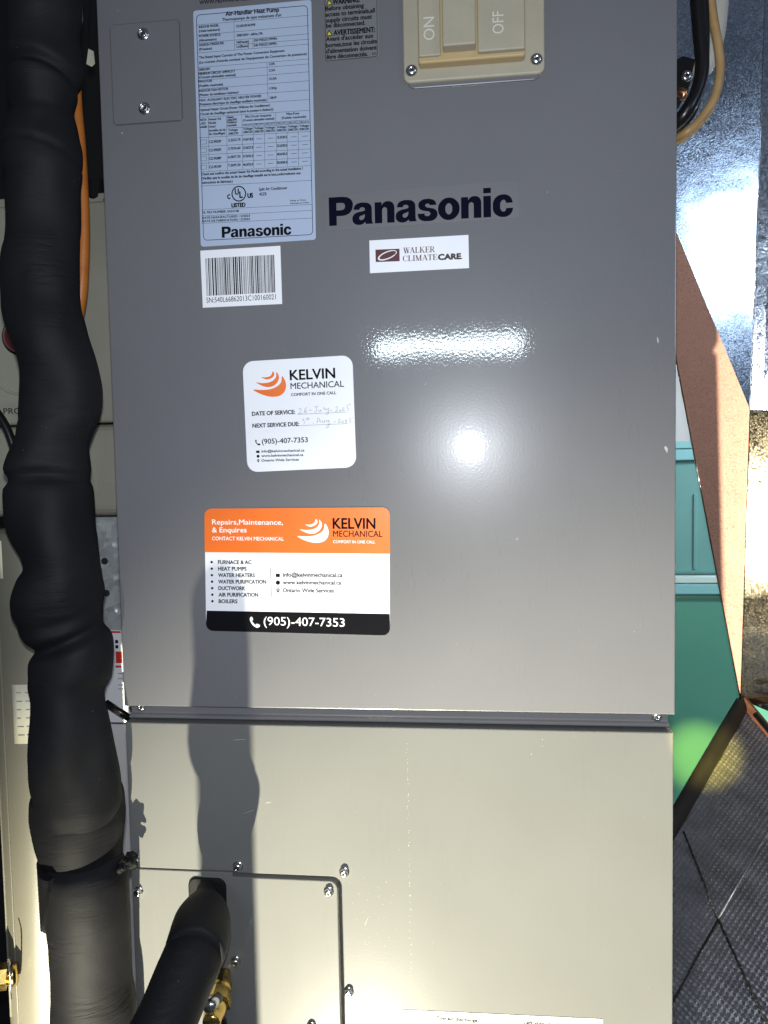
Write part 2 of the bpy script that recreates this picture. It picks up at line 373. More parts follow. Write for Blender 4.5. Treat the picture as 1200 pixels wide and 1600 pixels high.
def serif_glyph(ch):
    """upright book-face capitals drawn as thick and thin strokes; returns polygons and width"""
    q = []
    def st(x0, y0, x1, y1, w):
        q.append([(x0 - w / 2, y0), (x0 + w / 2, y0), (x1 + w / 2, y1), (x1 - w / 2, y1)])
    def bar(x0, x1, y, t=0.055): q.append([(x0, y), (x1, y), (x1, y + t), (x0, y + t)])
    def arc(cx, cy, rx, ry, a0, a1, tmax, n=14):
        for i in range(n):
            a, b = rad(a0 + (a1 - a0) * i / n), rad(a0 + (a1 - a0) * (i + 1) / n)
            ta = 0.05 + (tmax - 0.05) * abs(math.cos(a)); tb = 0.05 + (tmax - 0.05) * abs(math.cos(b))
            q.append([(cx + rx * math.cos(a), cy + ry * math.sin(a)), (cx + rx * math.cos(b), cy + ry * math.sin(b)),
                      (cx + (rx - tb) * math.cos(b), cy + (ry - tb * 0.5) * math.sin(b)), (cx + (rx - ta) * math.cos(a), cy + (ry - ta * 0.5) * math.sin(a))])
    T, t = 0.19, 0.07
    if ch == 'W':
        st(0.14, 1, 0.40, 0, T); st(0.40, 0, 0.60, 1, t); st(0.58, 1, 0.84, 0, T); st(0.84, 0, 1.06, 1, t)
        bar(0.0, 0.32, 0.945); bar(0.46, 0.74, 0.945); bar(0.95, 1.17, 0.945); w = 1.14
    elif ch == 'A':
        st(0.10, 0, 0.46, 1, t); st(0.44, 1, 0.80, 0, T); bar(0.24, 0.66, 0.33); bar(0, 0.22, 0); bar(0.62, 0.95, 0); w = 0.93
    elif ch == 'L':
        st(0.2, 0, 0.2, 1, T); bar(0.02, 0.40, 0.945); bar(0.02, 0.72, 0); st(0.70, 0, 0.74, 0.30, t); w = 0.80
    elif ch == 'K':
        st(0.2, 0, 0.2, 1, T); st(0.30, 0.42, 0.74, 1, t); st(0.40, 0.58, 0.82, 0, T); bar(0.02, 0.38, 0.945); bar(0.02, 0.38, 0); bar(0.60, 0.92, 0.945); bar(0.62, 1.0, 0); w = 0.98
    elif ch == 'E':
        st(0.2, 0, 0.2, 1, T); bar(0.02, 0.70, 0.945); bar(0.02, 0.72, 0); bar(0.2, 0.55, 0.48); st(0.68, 0.72, 0.68, 1, t); st(0.72, 0, 0.74, 0.28, t); st(0.53, 0.38, 0.53, 0.64, t); w = 0.80
    elif ch == 'R':
        st(0.2, 0, 0.2, 1, T); bar(0.02, 0.48, 0.945); bar(0.2, 0.48, 0.47); arc(0.46, 0.735, 0.30, 0.265, -90, 90, 0.17); st(0.48, 0.48, 0.80, 0, T); bar(0.02, 0.38, 0); bar(0.68, 0.96, 0); w = 0.94
    elif ch == 'C':
        arc(0.46, 0.5, 0.44, 0.52, 48, 312, 0.19, 22); st(0.78, 0.66, 0.78, 0.98, t); st(0.78, 0.06, 0.80, 0.28, t * 0.6); w = 0.88
    elif ch == 'I':
        st(0.2, 0, 0.2, 1, T); bar(0.02, 0.38, 0.945); bar(0.02, 0.38, 0); w = 0.44
    elif ch == 'M':
        st(0.14, 0, 0.14, 1, t); st(0.17, 1, 0.52, 0, T); st(0.52, 0, 0.86, 1, t); st(0.90, 0, 0.90, 1, T); bar(0, 0.28, 0); bar(0, 0.24, 0.945); bar(0.72, 1.08, 0); bar(0.84, 1.08, 0.945); w = 1.12
    else:
        st(0.4, 0, 0.4, 1, T); bar(0.02, 0.78, 0.945); st(0.05, 0.70, 0.03, 1, t); st(0.75, 0.70, 0.77, 1, t); bar(0.22, 0.58, 0); w = 0.82
    return q, w

INK = {}
def add_flat(bm, pts, y, dup=0):
    bm.faces.new([bm.verts.new((x, y, z)) for x, z in pts])

def print_layer(parent, key, y, inks, name='lettering'):
    """flat print: one mesh, one material slot per ink, laid on its label"""
    order = []
    V, F, MI = [], [], []
    def slot(c):
        if c not in order: order.append(c)
        return order.index(c)
    depth = {}
    def poly(pts, c, dy=0.0):
        b = len(V)
        a2 = sum(pts[i][0] * pts[(i + 1) % len(pts)][1] - pts[(i + 1) % len(pts)][0] * pts[i][1] for i in range(len(pts)))
        if a2 < 0: pts = pts[::-1]
        V.extend((p[0] / 1000, y - dy, p[1] / 1000) for p in pts); F.append(tuple(range(b, b + len(pts)))); MI.append(slot(c))
    def seg(x0, z0, x1, z1, t, c, dy=0.0):
        dx, dz = x1 - x0, z1 - z0; l = math.hypot(dx, dz) or 1
        nx, nz = -dz / l * t / 2, dx / l * t / 2; ex, ez = dx / l * t * 0.25, dz / l * t * 0.25
        poly([(x0 - nx - ex, z0 - nz - ez), (x1 - nx + ex, z1 - nz + ez), (x1 + nx + ex, z1 + nz + ez), (x0 + nx - ex, z0 + nz - ez)], c, dy)
    lay = 0
    for e in PRINT[key]:
        lay += 1; dy = (lay % 40) * 2e-6
        if e[0] == 'L': seg(*e[1:5], e[5], e[6], dy)
        elif e[0] == 'P':
            c = e[2]; poly(list(e[1]), c, dy + (4e-5 if c in 'wy' else 0))
        elif e[0] == 'S':
            for i, (a, b) in enumerate(zip(e[1][:-1], e[1][1:])): seg(a[0], a[1], b[0], b[1], e[2], e[3], dy + (i % 8) * 3e-6)
        else:
            _, s, x0, z0, x1, z1, h, w, c, flag = e
            ux, uz = x1 - x0, z1 - z0; L = math.hypot(ux, uz); ux /= L; uz /= L
            if flag == 3:
                x = 0; polys = []
                for ch in s:
                    g, wd = serif_glyph(ch); polys += [[(px + x, py) for px, py in p] for p in g]; x += wd + 0.03
                k = L / x
                for i, p in enumerate(polys):
                    poly([(x0 + px * k * ux - py * h * uz, z0 + px * k * uz + py * h * ux) for px, py in p], c, dy + (i % 9) * 3e-6)
                continue
            v, f = HEAVY() if flag == 2 else glyphs(s, w)
            xa = min(p[0] for p in v); xb = max(p[0] for p in v)
            k = L / (xb - xa); kh = h / (1.0 if flag == 2 else CAP)
            sl = slot(c); em = kh * w * 0.85
            # heavier weights: the outline laid down again a hair to each side
            shifts = [(0, 0)] if w <= 0 or flag == 2 else [(em * a_, em * b_ * 0.8) for a_, b_ in ((1, 0), (-1, 0), (0, 1), (0, -1), (.7, .7), (-.7, .7), (.7, -.7), (-.7, -.7))]
            for si, (sx_, sz_) in enumerate(shifts):
                b = len(V)
                for px, py in v:
                    px = (px - xa) * k + sx_; py = py * kh + sz_
                    V.append(((x0 + px * ux - py * uz) / 1000, y - dy - si * 1.5e-6, (z0 + px * uz + py * ux) / 1000))
                for q in f:
                    F.append(tuple(b + i for i in q)); MI.append(sl)
    me = bpy.data.meshes.new(name); me.from_pydata(V, [], F)
    for c in order: me.materials.append(inks[c])
    me.polygons.foreach_set('material_index', MI)
    me.update()
    # every print face looks at the viewer
    bm = bmesh.new(); bm.from_mesh(me)
    bm.normal_update()
    fl = [f_ for f_ in bm.faces if f_.normal.y > 0]
    bmesh.ops.reverse_faces(bm, faces=fl); bm.to_mesh(me); bm.free()
    return obj(name, me, None, parent)

def HEAVY():
    """the heavy grotesque wordmark, drawn as filled outlines with holes through a 2-D curve"""
    if 'heavy' in _cache: return _cache['heavy']
    cu = bpy.data.curves.new('mark', 'CURVE'); cu.dimensions = '2D'; cu.fill_mode = 'BOTH'; cu.resolution_u = 5
    def loop(pts):
        # pts: (x, y) corner or (x, y, 's') smooth
        sp = cu.splines.new('BEZIER'); sp.bezier_points.add(len(pts) - 1); sp.use_cyclic_u = True
        for bp, p in zip(sp.bezier_points, pts):
            bp.co = (p[0], p[1], 0)
            h = 'AUTO' if len(p) == 3 else 'VECTOR'
            bp.handle_left_type = h; bp.handle_right_type = h
    def off(pts, dx): return [(p[0] + dx,) + tuple(p[1:]) for p in pts]
    def ov(cx, cy, rx, ry):
        return [(cx + rx, cy, 's'), (cx + rx * .707, cy + ry * .707, 's'), (cx, cy + ry, 's'), (cx - rx * .707, cy + ry * .707, 's'), (cx - rx, cy, 's'), (cx - rx * .707, cy - ry * .707, 's'), (cx, cy - ry, 's'), (cx + rx * .707, cy - ry * .707, 's')]
    x = 0.0
    # P
    loop([(0, 0), (0, 1), (0.44, 1), (0.66, 0.96, 's'), (0.80, 0.83, 's'), (0.82, 0.64, 's'), (0.74, 0.45, 's'), (0.58, 0.35, 's'), (0.44, 0.33), (0.26, 0.33), (0.26, 0)])
    loop([(0.26, 0.53), (0.26, 0.79), (0.40, 0.79), (0.52, 0.76, 's'), (0.555, 0.66, 's'), (0.51, 0.56, 's'), (0.40, 0.53)])
    def a(dx):
        loop(off([(0.04, 0.52), (0.10, 0.67, 's'), (0.24, 0.745, 's'), (0.40, 0.755, 's'), (0.56, 0.72, 's'), (0.655, 0.62, 's'), (0.67, 0.50), (0.67, 0.16), (0.68, 0.06), (0.71, 0.0), (0.46, 0.0), (0.44, 0.07),
                  (0.34, 0.0, 's'), (0.21, -0.02, 's'), (0.06, 0.04, 's'), (0.0, 0.18, 's'), (0.04, 0.33, 's'), (0.18, 0.42, 's'), (0.36, 0.455, 's'), (0.43, 0.49, 's'), (0.41, 0.57, 's'), (0.34, 0.59, 's'), (0.27, 0.57, 's'), (0.245, 0.51)], dx))
        loop(off([(0.43, 0.35), (0.42, 0.24, 's'), (0.36, 0.16, 's'), (0.28, 0.15, 's'), (0.235, 0.21, 's'), (0.265, 0.28, 's'), (0.35, 0.31, 's')], dx))
    def n_(dx):
        loop(off([(0, 0), (0, 0.735), (0.235, 0.735), (0.235, 0.63), (0.32, 0.72, 's'), (0.45, 0.755, 's'), (0.60, 0.70, 's'), (0.665, 0.57, 's'), (0.67, 0.46), (0.67, 0), (0.42, 0), (0.42, 0.41), (0.405, 0.51, 's'), (0.34, 0.55, 's'), (0.27, 0.51, 's'), (0.25, 0.40), (0.25, 0)], dx))
    def s_(dx):
        loop(off([(0.64, 0.53), (0.585, 0.67, 's'), (0.46, 0.74, 's'), (0.33, 0.755, 's'), (0.17, 0.73, 's'), (0.05, 0.63, 's'), (0.035, 0.50, 's'), (0.11, 0.39, 's'), (0.27, 0.335, 's'), (0.40, 0.30, 's'), (0.43, 0.23, 's'), (0.38, 0.165, 's'), (0.31, 0.155, 's'), (0.25, 0.18, 's'), (0.235, 0.25),
                  (0.0, 0.25), (0.045, 0.09, 's'), (0.17, 0.0, 's'), (0.33, -0.02, 's'), (0.51, 0.0, 's'), (0.64, 0.10, 's'), (0.67, 0.24, 's'), (0.60, 0.37, 's'), (0.43, 0.435, 's'), (0.30, 0.47, 's'), (0.26, 0.53, 's'), (0.31, 0.585, 's'), (0.38, 0.58, 's'), (0.42, 0.53)], dx))
    def o_(dx):
        loop(off(ov(0.36, 0.367, 0.36, 0.388), dx)); loop(off(ov(0.36, 0.367, 0.115, 0.195), dx))
    a(0.80); n_(1.57); a(2.28); s_(3.02); o_(3.71); n_(4.48); 
    loop([(5.22, 0), (5.22, 0.735), (5.47, 0.735), (5.47, 0)]); loop([(5.22, 0.83), (5.22, 1.01), (5.47, 1.01), (5.47, 0.83)])
    loop(off([(0.66, 0.46), (0.60, 0.63, 's'), (0.48, 0.73, 's'), (0.34, 0.755, 's'), (0.16, 0.71, 's'), (0.03, 0.56, 's'), (0.0, 0.367, 's'), (0.03, 0.17, 's'), (0.16, 0.03, 's'), (0.34, -0.02, 's'), (0.50, 0.01, 's'), (0.62, 0.12, 's'), (0.67, 0.28),
              (0.44, 0.28), (0.41, 0.19, 's'), (0.345, 0.165, 's'), (0.27, 0.22, 's'), (0.245, 0.367, 's'), (0.27, 0.51, 's'), (0.345, 0.57, 's'), (0.41, 0.545, 's'), (0.435, 0.46)], 5.53))
    o = bpy.data.objects.new('mark', cu); COL.objects.link(o)
    dg = bpy.context.evaluated_depsgraph_get()
    me = bpy.data.meshes.new_from_object(o.evaluated_get(dg))
    v = [(p.co.x, p.co.y) for p in me.vertices]; f = [tuple(p.vertices) for p in me.polygons]
    bpy.data.objects.remove(o); bpy.data.curves.remove(cu); bpy.data.meshes.remove(me)
    _cache['heavy'] = (v, f)
    return v, f

# print layouts in millimetres on the front of the unit: x from its left edge, z from the seam
PRINT = {
 'url': [
  ('T','WWW.P65WARNINGS.CA.GOV',94.99,627.46,155.08,627.6,3.37,0.02,'k',0),
 ],
 'rating': [
  ('T','Air-Handler Heat Pump',118.26,615.83,165.89,615.6,3.56,0.045,'k',0),
  ('T',"Thermopompe de type traitement d'air",115.16,611.72,168.17,611.49,2.38,0.035,'k',0),
  ('L',91.72,610.22,192.19,610.32,0.25,'k'),
  ('L',91.43,601.67,191.97,601.81,0.25,'k'),
  ('L',91.4,594.68,191.8,594.96,0.25,'k'),
  ('L',125.39,590.75,191.68,590.35,0.25,'k'),
  ('L',91.43,586.38,191.58,586.33,0.25,'k'),
  ('L',91.54,574.05,191.57,573.82,0.25,'k'),
  ('L',91.6,569.63,191.46,569.69,0.25,'k'),
  ('L',91.48,563.01,191.61,563.07,0.25,'k'),
  ('L',91.43,555.58,191.42,555.57,0.25,'k'),
  ('L',91.39,548.23,191.42,547.65,0.25,'k'),
  ('L',91.13,540.49,191.43,539.72,0.25,'k'),
  ('L',90.81,531.32,191.51,530.59,0.25,'k'),
  ('L',125.48,610.3,125.25,586.29,0.25,'k'),
  ('L',154.05,573.97,153.91,539.85,0.25,'k'),
  ('L',138.15,593.93,138.14,586.59,0.25,'k'),
  ('L',141.83,593.94,141.83,586.81,0.25,'k'),
  ('T','INDOOR MODEL',93.76,607.37,111.84,607.42,1.99,0.045,'k',0),
  ('T','(Unité intérieure)',93.64,603.89,112.58,603.88,1.99,0.045,'k',0),
  ('T','CS-HE18YAHW8',127.43,605.28,144.48,605.41,1.98,0.045,'k',0),
  ('T','POWER SOURCE',93.7,599.49,112.97,599.58,1.99,0.045,'k',0),
  ('T','(Alimentation)',93.58,596.01,109.34,595.98,1.99,0.045,'k',0),
  ('T','208/230V~ 60Hz,1Ph',127.61,597.53,150.75,597.5,1.98,0.045,'k',0),
  ('T','DESIGN PRESSURE',93.55,592.02,115.8,592.19,1.99,0.045,'k',0),
  ('T','(Pression)',93.43,588.43,104.84,588.45,2.0,0.045,'k',0),
  ('T','Hi(Haute)',127.43,591.79,137.87,591.77,1.98,0.045,'k',0),
  ('T','550 PSIG/3.79MPa',142.83,592.08,163.47,592.26,1.98,0.045,'k',0),
  ('T','Lo(Basse)',127.32,588.12,137.76,588.11,1.98,0.045,'k',0),
  ('T','340 PSIG/2.34MPa',142.7,587.93,163.14,588.13,1.98,0.045,'k',0),
  ('T','The Rated Input Current of The Power Conversion Equipment',93.08,581.45,169.95,581.58,2.0,0.045,'k',0),
  ('T',"(Le courant d'entrée nominal de l'équipement de Conversion de puissance)",92.93,577.25,189.28,577.45,2.0,0.045,'k',0),
  ('T','208/230V',92.51,571.07,102.88,571.21,2.0,0.045,'k',0),
  ('T','2.0A',155.86,571.26,160.99,571.27,1.98,0.045,'k',0),
  ('T','MINIMUM CIRCUIT AMPACITY',92.38,567.47,125.4,567.64,2.0,0.045,'k',0),
  ('T','(Courant admissible minimal)',92.28,564.56,125.51,564.34,2.0,0.045,'k',0),
  ('T','2.5A',155.7,565.81,161.16,565.9,1.98,0.045,'k',0),
  ('T','MAX.FUSE',92.16,560.96,104.13,560.99,2.01,0.045,'k',0),
  ('T','(Fusible maximale)',92.03,557.25,113.92,557.18,2.01,0.045,'k',0),
  ('T','15.0A',155.5,558.67,162.32,558.77,1.99,0.045,'k',0),
  ('T','INDOOR FAN MOTOR',92.1,553.02,118.57,553.04,2.01,0.045,'k',0),
  ('T','(Moteur de ventilateur intérieur)',91.97,549.5,127.69,549.39,2.01,0.045,'k',0),
  ('T','1/3Hp',155.69,550.69,162.09,550.73,1.99,0.045,'k',0),
  ('T','MAX. AUXILIARY ELECTRIC HEATER POWER',91.92,544.87,148.16,544.75,2.01,0.045,'k',0),
  ('T','(Puissance électrique de chauffage auxiliaire maximale)',91.8,541.45,152.58,541.24,2.01,0.045,'k',0),
  ('T','10kW',155.78,542.62,161.87,542.69,1.99,0.045,'k',0),
  ('T','Optional Heater Circuit (Power Without Air Conditioner)',91.85,536.61,155.39,536.46,2.01,0.045,'k',0),
  ('T','(Circuit de chauffage optionnel (sans la pompe à chaleur))',91.73,532.98,158.44,532.85,2.02,0.045,'k',0),
  ('L',90.48,513.84,191.26,512.75,0.25,'k'),
  ('L',90.8,506.07,191.29,504.91,0.25,'k'),
  ('L',90.9,498.98,191.11,497.85,0.25,'k'),
  ('L',90.89,491.66,191.15,490.54,0.25,'k'),
  ('L',90.98,484.21,190.98,483.67,0.25,'k'),
  ('L',91.03,471.97,191.01,471.08,0.25,'k'),
  ('L',90.32,451.15,191.06,450.46,0.25,'k'),
  ('L',90.38,446.0,190.93,445.29,0.25,'k'),
  ('L',90.39,439.4,190.76,438.7,0.25,'k'),
  ('L',99.62,531.11,98.75,484.52,0.25,'k'),
  ('L',116.18,531.19,115.6,484.39,0.25,'k'),
  ('L',130.08,530.8,129.58,484.65,0.25,'k'),
  ('L',160.47,530.37,160.33,484.44,0.25,'k'),
  ('L',140.24,522.67,139.45,484.94,0.25,'k'),
  ('L',150.26,522.66,149.51,484.77,0.25,'k'),
  ('L',170.43,522.07,169.87,484.63,0.25,'k'),
  ('L',180.35,521.95,179.82,484.46,0.25,'k'),
  ('L',116.41,520.52,129.99,520.28,0.25,'k'),
  ('L',130.18,522.68,190.37,522.58,0.25,'k'),
  ('L',130.1,520.06,190.53,519.97,0.25,'k'),
  ('T','INSTA-',91.79,528.11,98.35,528.11,1.87,0.045,'k',0),
  ('T','LLED',91.69,525.03,97.07,525.0,1.87,0.045,'k',0),
  ('T','Installé',91.59,522.16,98.14,522.06,1.87,0.045,'k',0),
  ('T','Heater Kit',100.1,528.1,111.42,528.11,1.87,0.045,'k',0),
  ('T','Model',100.0,524.91,106.42,524.93,1.87,0.045,'k',0),
  ('T','Used',99.89,521.83,105.73,521.78,1.87,0.045,'k',0),
  ('T','(modèle de kit',99.9,518.53,115.18,518.29,1.87,0.045,'k',0),
  ('T','de chauffage)',99.8,515.55,114.5,515.48,1.87,0.045,'k',0),
  ('T','Heater',117.03,528.72,122.83,528.77,1.86,0.045,'k',0),
  ('T','rating (kW)',116.96,526.53,125.55,526.5,1.86,0.045,'k',0),
  ('T','Puissance',116.89,524.34,125.25,524.33,1.86,0.045,'k',0),
  ('T','nominale',116.8,521.82,125.17,521.81,1.87,0.045,'k',0),
  ('T','Voltage',117.49,517.81,125.97,517.69,1.87,0.045,'k',0),
  ('T','208/230',117.39,514.63,126.45,514.7,1.87,0.045,'k',0),
  ('T','Min.Circuit Ampacity',133.13,528.18,156.73,528.01,1.86,0.045,'k',0),
  ('T','(Courant admissible minimal)',131.07,525.25,159.06,524.91,1.86,0.045,'k',0),
  ('T','Max.Fuse',170.25,528.07,181.42,527.97,1.85,0.045,'k',0),
  ('T','(Fusible maximale)',165.81,524.89,187.59,524.72,1.85,0.045,'k',0),
  ('T','CIRCUIT1',130.83,521.21,139.61,521.07,1.53,0.03,'k',0),
  ('T','Voltage',131.07,517.91,139.4,517.8,1.86,0.045,'k',0),
  ('T','208/230',130.87,515.07,139.43,514.95,1.86,0.045,'k',0),
  ('T','CIRCUIT2',140.77,521.06,149.52,520.91,1.53,0.03,'k',0),
  ('T','Voltage',141.01,517.76,149.31,517.65,1.86,0.045,'k',0),
  ('T','208/230',140.81,514.92,149.34,514.8,1.86,0.045,'k',0),
  ('T','CIRCUIT3',150.79,520.9,159.51,520.75,1.53,0.03,'k',0),
  ('T','Voltage',151.04,517.6,159.31,517.49,1.86,0.045,'k',0),
  ('T','208/230',150.84,514.77,159.34,514.65,1.86,0.045,'k',0),
  ('T','CIRCUIT1',161.0,520.72,169.7,520.57,1.53,0.03,'k',0),
  ('T','Voltage',161.25,517.43,169.5,517.32,1.85,0.045,'k',0),
  ('T','208/230',161.06,514.6,169.53,514.48,1.85,0.045,'k',0),
  ('T','CIRCUIT2',171.07,520.55,179.74,520.41,1.52,0.03,'k',0),
  ('T','Voltage',171.32,517.26,179.54,517.15,1.85,0.045,'k',0),
  ('T','208/230',171.13,514.44,179.58,514.32,1.85,0.045,'k',0),
  ('T','CIRCUIT3',181.22,520.37,189.86,520.23,1.52,0.03,'k',0),
  ('T','Voltage',181.48,517.09,189.66,516.98,1.85,0.045,'k',0),
  ('T','208/230',181.29,514.27,189.71,514.16,1.85,0.045,'k',0),
  ('T','CZ-FE03P',99.8,508.6,110.78,508.56,2.1,0.045,'k',0),
  ('T','2.25/2.75',117.2,508.91,128.24,508.86,2.09,0.045,'k',0),
  ('T','14.0/18.0',130.56,508.72,139.7,508.57,2.08,0.045,'k',0),
  ('T','15.0/20.0',161.12,508.5,170.28,508.34,2.07,0.045,'k',0),
  ('L',142.49,509.37,147.57,509.37,0.35,'k'),
  ('L',152.87,509.25,157.92,509.25,0.35,'k'),
  ('L',173.73,509.1,178.76,509.1,0.35,'k'),
  ('L',183.66,509.0,188.67,509.0,0.35,'k'),
  ('S',[(92.05,511.64),(97.44,511.62),(97.44,508.09),(92.04,508.1),(92.05,511.64)],0.25,'k'),
  ('T','CZ-FE05P',99.55,501.37,110.55,501.34,2.1,0.045,'k',0),
  ('T','3.75/4.60',116.97,501.71,128.02,501.67,2.09,0.045,'k',0),
  ('T','23.0/27.0',130.34,501.53,139.48,501.39,2.09,0.045,'k',0),
  ('T','25.0/30.0',160.92,501.34,170.09,501.2,2.08,0.045,'k',0),
  ('L',142.28,502.2,147.36,502.2,0.35,'k'),
  ('L',152.66,502.09,157.72,502.09,0.35,'k'),
  ('L',173.54,501.96,178.57,501.97,0.35,'k'),
  ('L',183.47,501.87,188.48,501.88,0.35,'k'),
  ('S',[(91.8,504.41),(97.19,504.4),(97.19,500.86),(91.79,500.86),(91.8,504.41)],0.25,'k'),
  ('T','CZ-FE08P',99.31,494.13,110.31,494.12,2.1,0.045,'k',0),
  ('T','6.00/7.35',116.74,494.49,127.8,494.47,2.09,0.045,'k',0),
  ('T','37.0/42.0',130.11,494.33,139.27,494.2,2.09,0.045,'k',0),
  ('T','40.0/45.0',160.72,494.18,169.89,494.05,2.08,0.045,'k',0),
  ('L',142.07,495.01,147.15,495.03,0.35,'k'),
  ('L',152.45,494.91,157.52,494.93,0.35,'k'),
  ('L',173.35,494.81,178.38,494.83,0.35,'k'),
  ('L',183.29,494.74,188.3,494.75,0.35,'k'),
  ('S',[(91.55,497.16),(96.95,497.16),(96.95,493.62),(91.54,493.62),(91.55,497.16)],0.25,'k'),
  ('T','CZ-FE10P',99.06,486.89,110.07,486.89,2.1,0.045,'k',0),
  ('T','7.50/9.20',116.51,487.27,127.57,487.26,2.1,0.045,'k',0),
  ('T','46.0/53.0',129.89,487.12,139.05,487.0,2.09,0.045,'k',0),
  ('T','50.0/60.0',160.52,487.01,169.7,486.88,2.08,0.045,'k',0),
  ('L',141.85,487.82,146.94,487.84,0.35,'k'),
  ('L',152.25,487.73,157.32,487.75,0.35,'k'),
  ('L',173.16,487.66,178.19,487.68,0.35,'k'),
  ('L',183.1,487.59,188.12,487.61,0.35,'k'),
  ('S',[(91.3,489.91),(96.7,489.92),(96.7,486.37),(91.29,486.36),(91.3,489.91)],0.25,'k'),
  ('T','Check and confirm the actual Heater Kit Model according to the actual installation !',91.94,481.16,183.27,480.74,2.11,0.045,'k',0),
  ('T','(Vérifiez que le modèle de kit de chauffage installé est le bon,conformément aux',91.93,477.49,181.45,476.91,2.11,0.045,'k',0),
  ('T','instructions du fabricant.)',91.8,473.82,119.92,473.51,2.11,0.045,'k',0),
  ('S',[(131.47,462.98),(131.32,461.75),(130.93,460.59),(130.33,459.53),(129.53,458.62),(128.58,457.89),(127.49,457.36),(126.32,457.07),(125.12,457.02),(123.92,457.2),(122.77,457.63),(121.72,458.27),(120.81,459.11),(120.07,460.11),(119.54,461.24),(119.22,462.44),(119.14,463.68),(119.3,464.91),(119.69,466.07),(120.29,467.13),(121.09,468.04),(122.05,468.77),(123.14,469.29),(124.3,469.58),(125.51,469.63),(126.71,469.44),(127.85,469.02),(128.9,468.37),(129.81,467.54),(130.55,466.54),(131.08,465.42),(131.39,464.21),(131.47,462.98)],1.0,'k'),
  ('T','U',121.91,462.75,125.18,462.78,4.87,0.045,'k',0),
  ('T','L',126.02,459.74,128.82,459.8,5.32,0.045,'k',0),
  ('T','C',115.03,459.36,117.37,459.45,3.77,0.07,'k',0),
  ('T','US',133.34,459.33,137.99,459.39,3.76,0.07,'k',0),
  ('T','LISTED',118.53,451.94,130.9,451.92,3.33,0.07,'k',0),
  ('T','Split Air Conditioner',143.72,464.93,169.1,464.79,2.43,0.03,'k',0),
  ('T','45ZR',143.83,460.61,150.54,460.56,2.43,0.03,'k',0),
  ('T','Made in China',171.68,454.07,185.66,454.06,1.21,0.03,'k',0),
  ('T','Fabriqué en Chine',171.62,451.76,188.23,451.71,1.21,0.03,'k',0),
  ('T','UL FILE NUMBER: SA33108',91.39,447.96,124.82,447.59,1.9,0.04,'k',0),
  ('T','DATE MANUFACTURED: 12/2023',91.23,443.27,134.7,442.94,1.79,0.04,'k',0),
  ('T','DATE DE FABRICATION: 12/2023',91.13,440.37,134.62,440.05,1.79,0.04,'k',0),
  ('T','Panasonic',108.67,425.91,171.83,425.45,9.61,0.06,'k',2),
  ('S',[(191.0,615.1),(190.83,616.18),(190.33,617.16),(189.56,617.93),(188.58,618.43),(187.5,618.6),(95.3,618.6),(94.22,618.43),(93.24,617.93),(92.47,617.16),(91.97,616.18),(91.8,615.1),(91.8,428.0),(91.97,426.92),(92.47,425.94),(93.24,425.17),(94.22,424.67),(95.3,424.5),(187.5,424.5),(188.58,424.67),(189.56,425.17),(190.33,425.94),(190.83,426.92),(191.0,428.0),(191.0,615.1)],0.5,'k'),
 ],
 'barcode': [
  ('P',[(92.77,408.74),(93.15,408.74),(93.45,375.55),(93.06,375.54)],'k'),
  ('P',[(93.79,408.74),(94.18,408.74),(94.47,375.55),(94.09,375.55)],'k'),
  ('P',[(95.08,408.74),(95.98,408.74),(96.26,375.57),(95.37,375.56)],'k'),
  ('P',[(96.43,408.74),(96.81,408.74),(97.09,375.57),(96.71,375.57)],'k'),
  ('P',[(97.2,408.74),(97.58,408.74),(97.86,375.58),(97.48,375.57)],'k'),
  ('P',[(98.48,408.75),(99.76,408.75),(100.04,375.59),(98.76,375.58)],'k'),
  ('P',[(100.4,408.75),(100.79,408.75),(101.06,375.6),(100.68,375.59)],'k'),
  ('P',[(101.24,408.75),(102.52,408.75),(102.78,375.61),(101.51,375.6)],'k'),
  ('P',[(103.16,408.75),(103.73,408.75),(104.0,375.61),(103.42,375.61)],'k'),
  ('P',[(104.18,408.75),(104.57,408.75),(104.83,375.62),(104.44,375.62)],'k'),
  ('P',[(105.21,408.75),(105.59,408.75),(105.85,375.63),(105.47,375.62)],'k'),
  ('P',[(105.97,408.75),(106.55,408.75),(106.81,375.63),(106.23,375.63)],'k'),
  ('P',[(107.19,408.75),(107.57,408.75),(107.83,375.64),(107.44,375.64)],'k'),
  ('P',[(108.02,408.75),(108.6,408.75),(108.85,375.65),(108.27,375.64)],'k'),
  ('P',[(109.23,408.75),(109.81,408.75),(110.06,375.65),(109.48,375.65)],'k'),
  ('P',[(110.19,408.75),(111.47,408.76),(111.71,375.66),(110.44,375.66)],'k'),
  ('P',[(112.11,408.76),(113.0,408.76),(113.24,375.67),(112.35,375.67)],'k'),
  ('P',[(113.45,408.76),(113.83,408.76),(114.07,375.68),(113.69,375.68)],'k'),
  ('P',[(114.28,408.76),(115.17,408.76),(115.4,375.69),(114.51,375.68)],'k'),
  ('P',[(115.81,408.76),(116.19,408.76),(116.42,375.69),(116.04,375.69)],'k'),
  ('P',[(116.83,408.76),(117.21,408.76),(117.44,375.7),(117.06,375.7)],'k'),
  ('P',[(117.85,408.76),(119.12,408.76),(119.35,375.71),(118.07,375.7)],'k'),
  ('P',[(119.76,408.76),(121.03,408.76),(121.25,375.73),(119.98,375.72)],'k'),
  ('P',[(121.48,408.76),(122.37,408.76),(122.58,375.73),(121.7,375.73)],'k'),
  ('P',[(123.26,408.76),(124.53,408.77),(124.74,375.75),(123.47,375.74)],'k'),
  ('P',[(125.17,408.77),(126.06,408.77),(126.26,375.76),(125.37,375.75)],'k'),
  ('P',[(126.95,408.77),(127.33,408.77),(127.53,375.77),(127.15,375.76)],'k'),
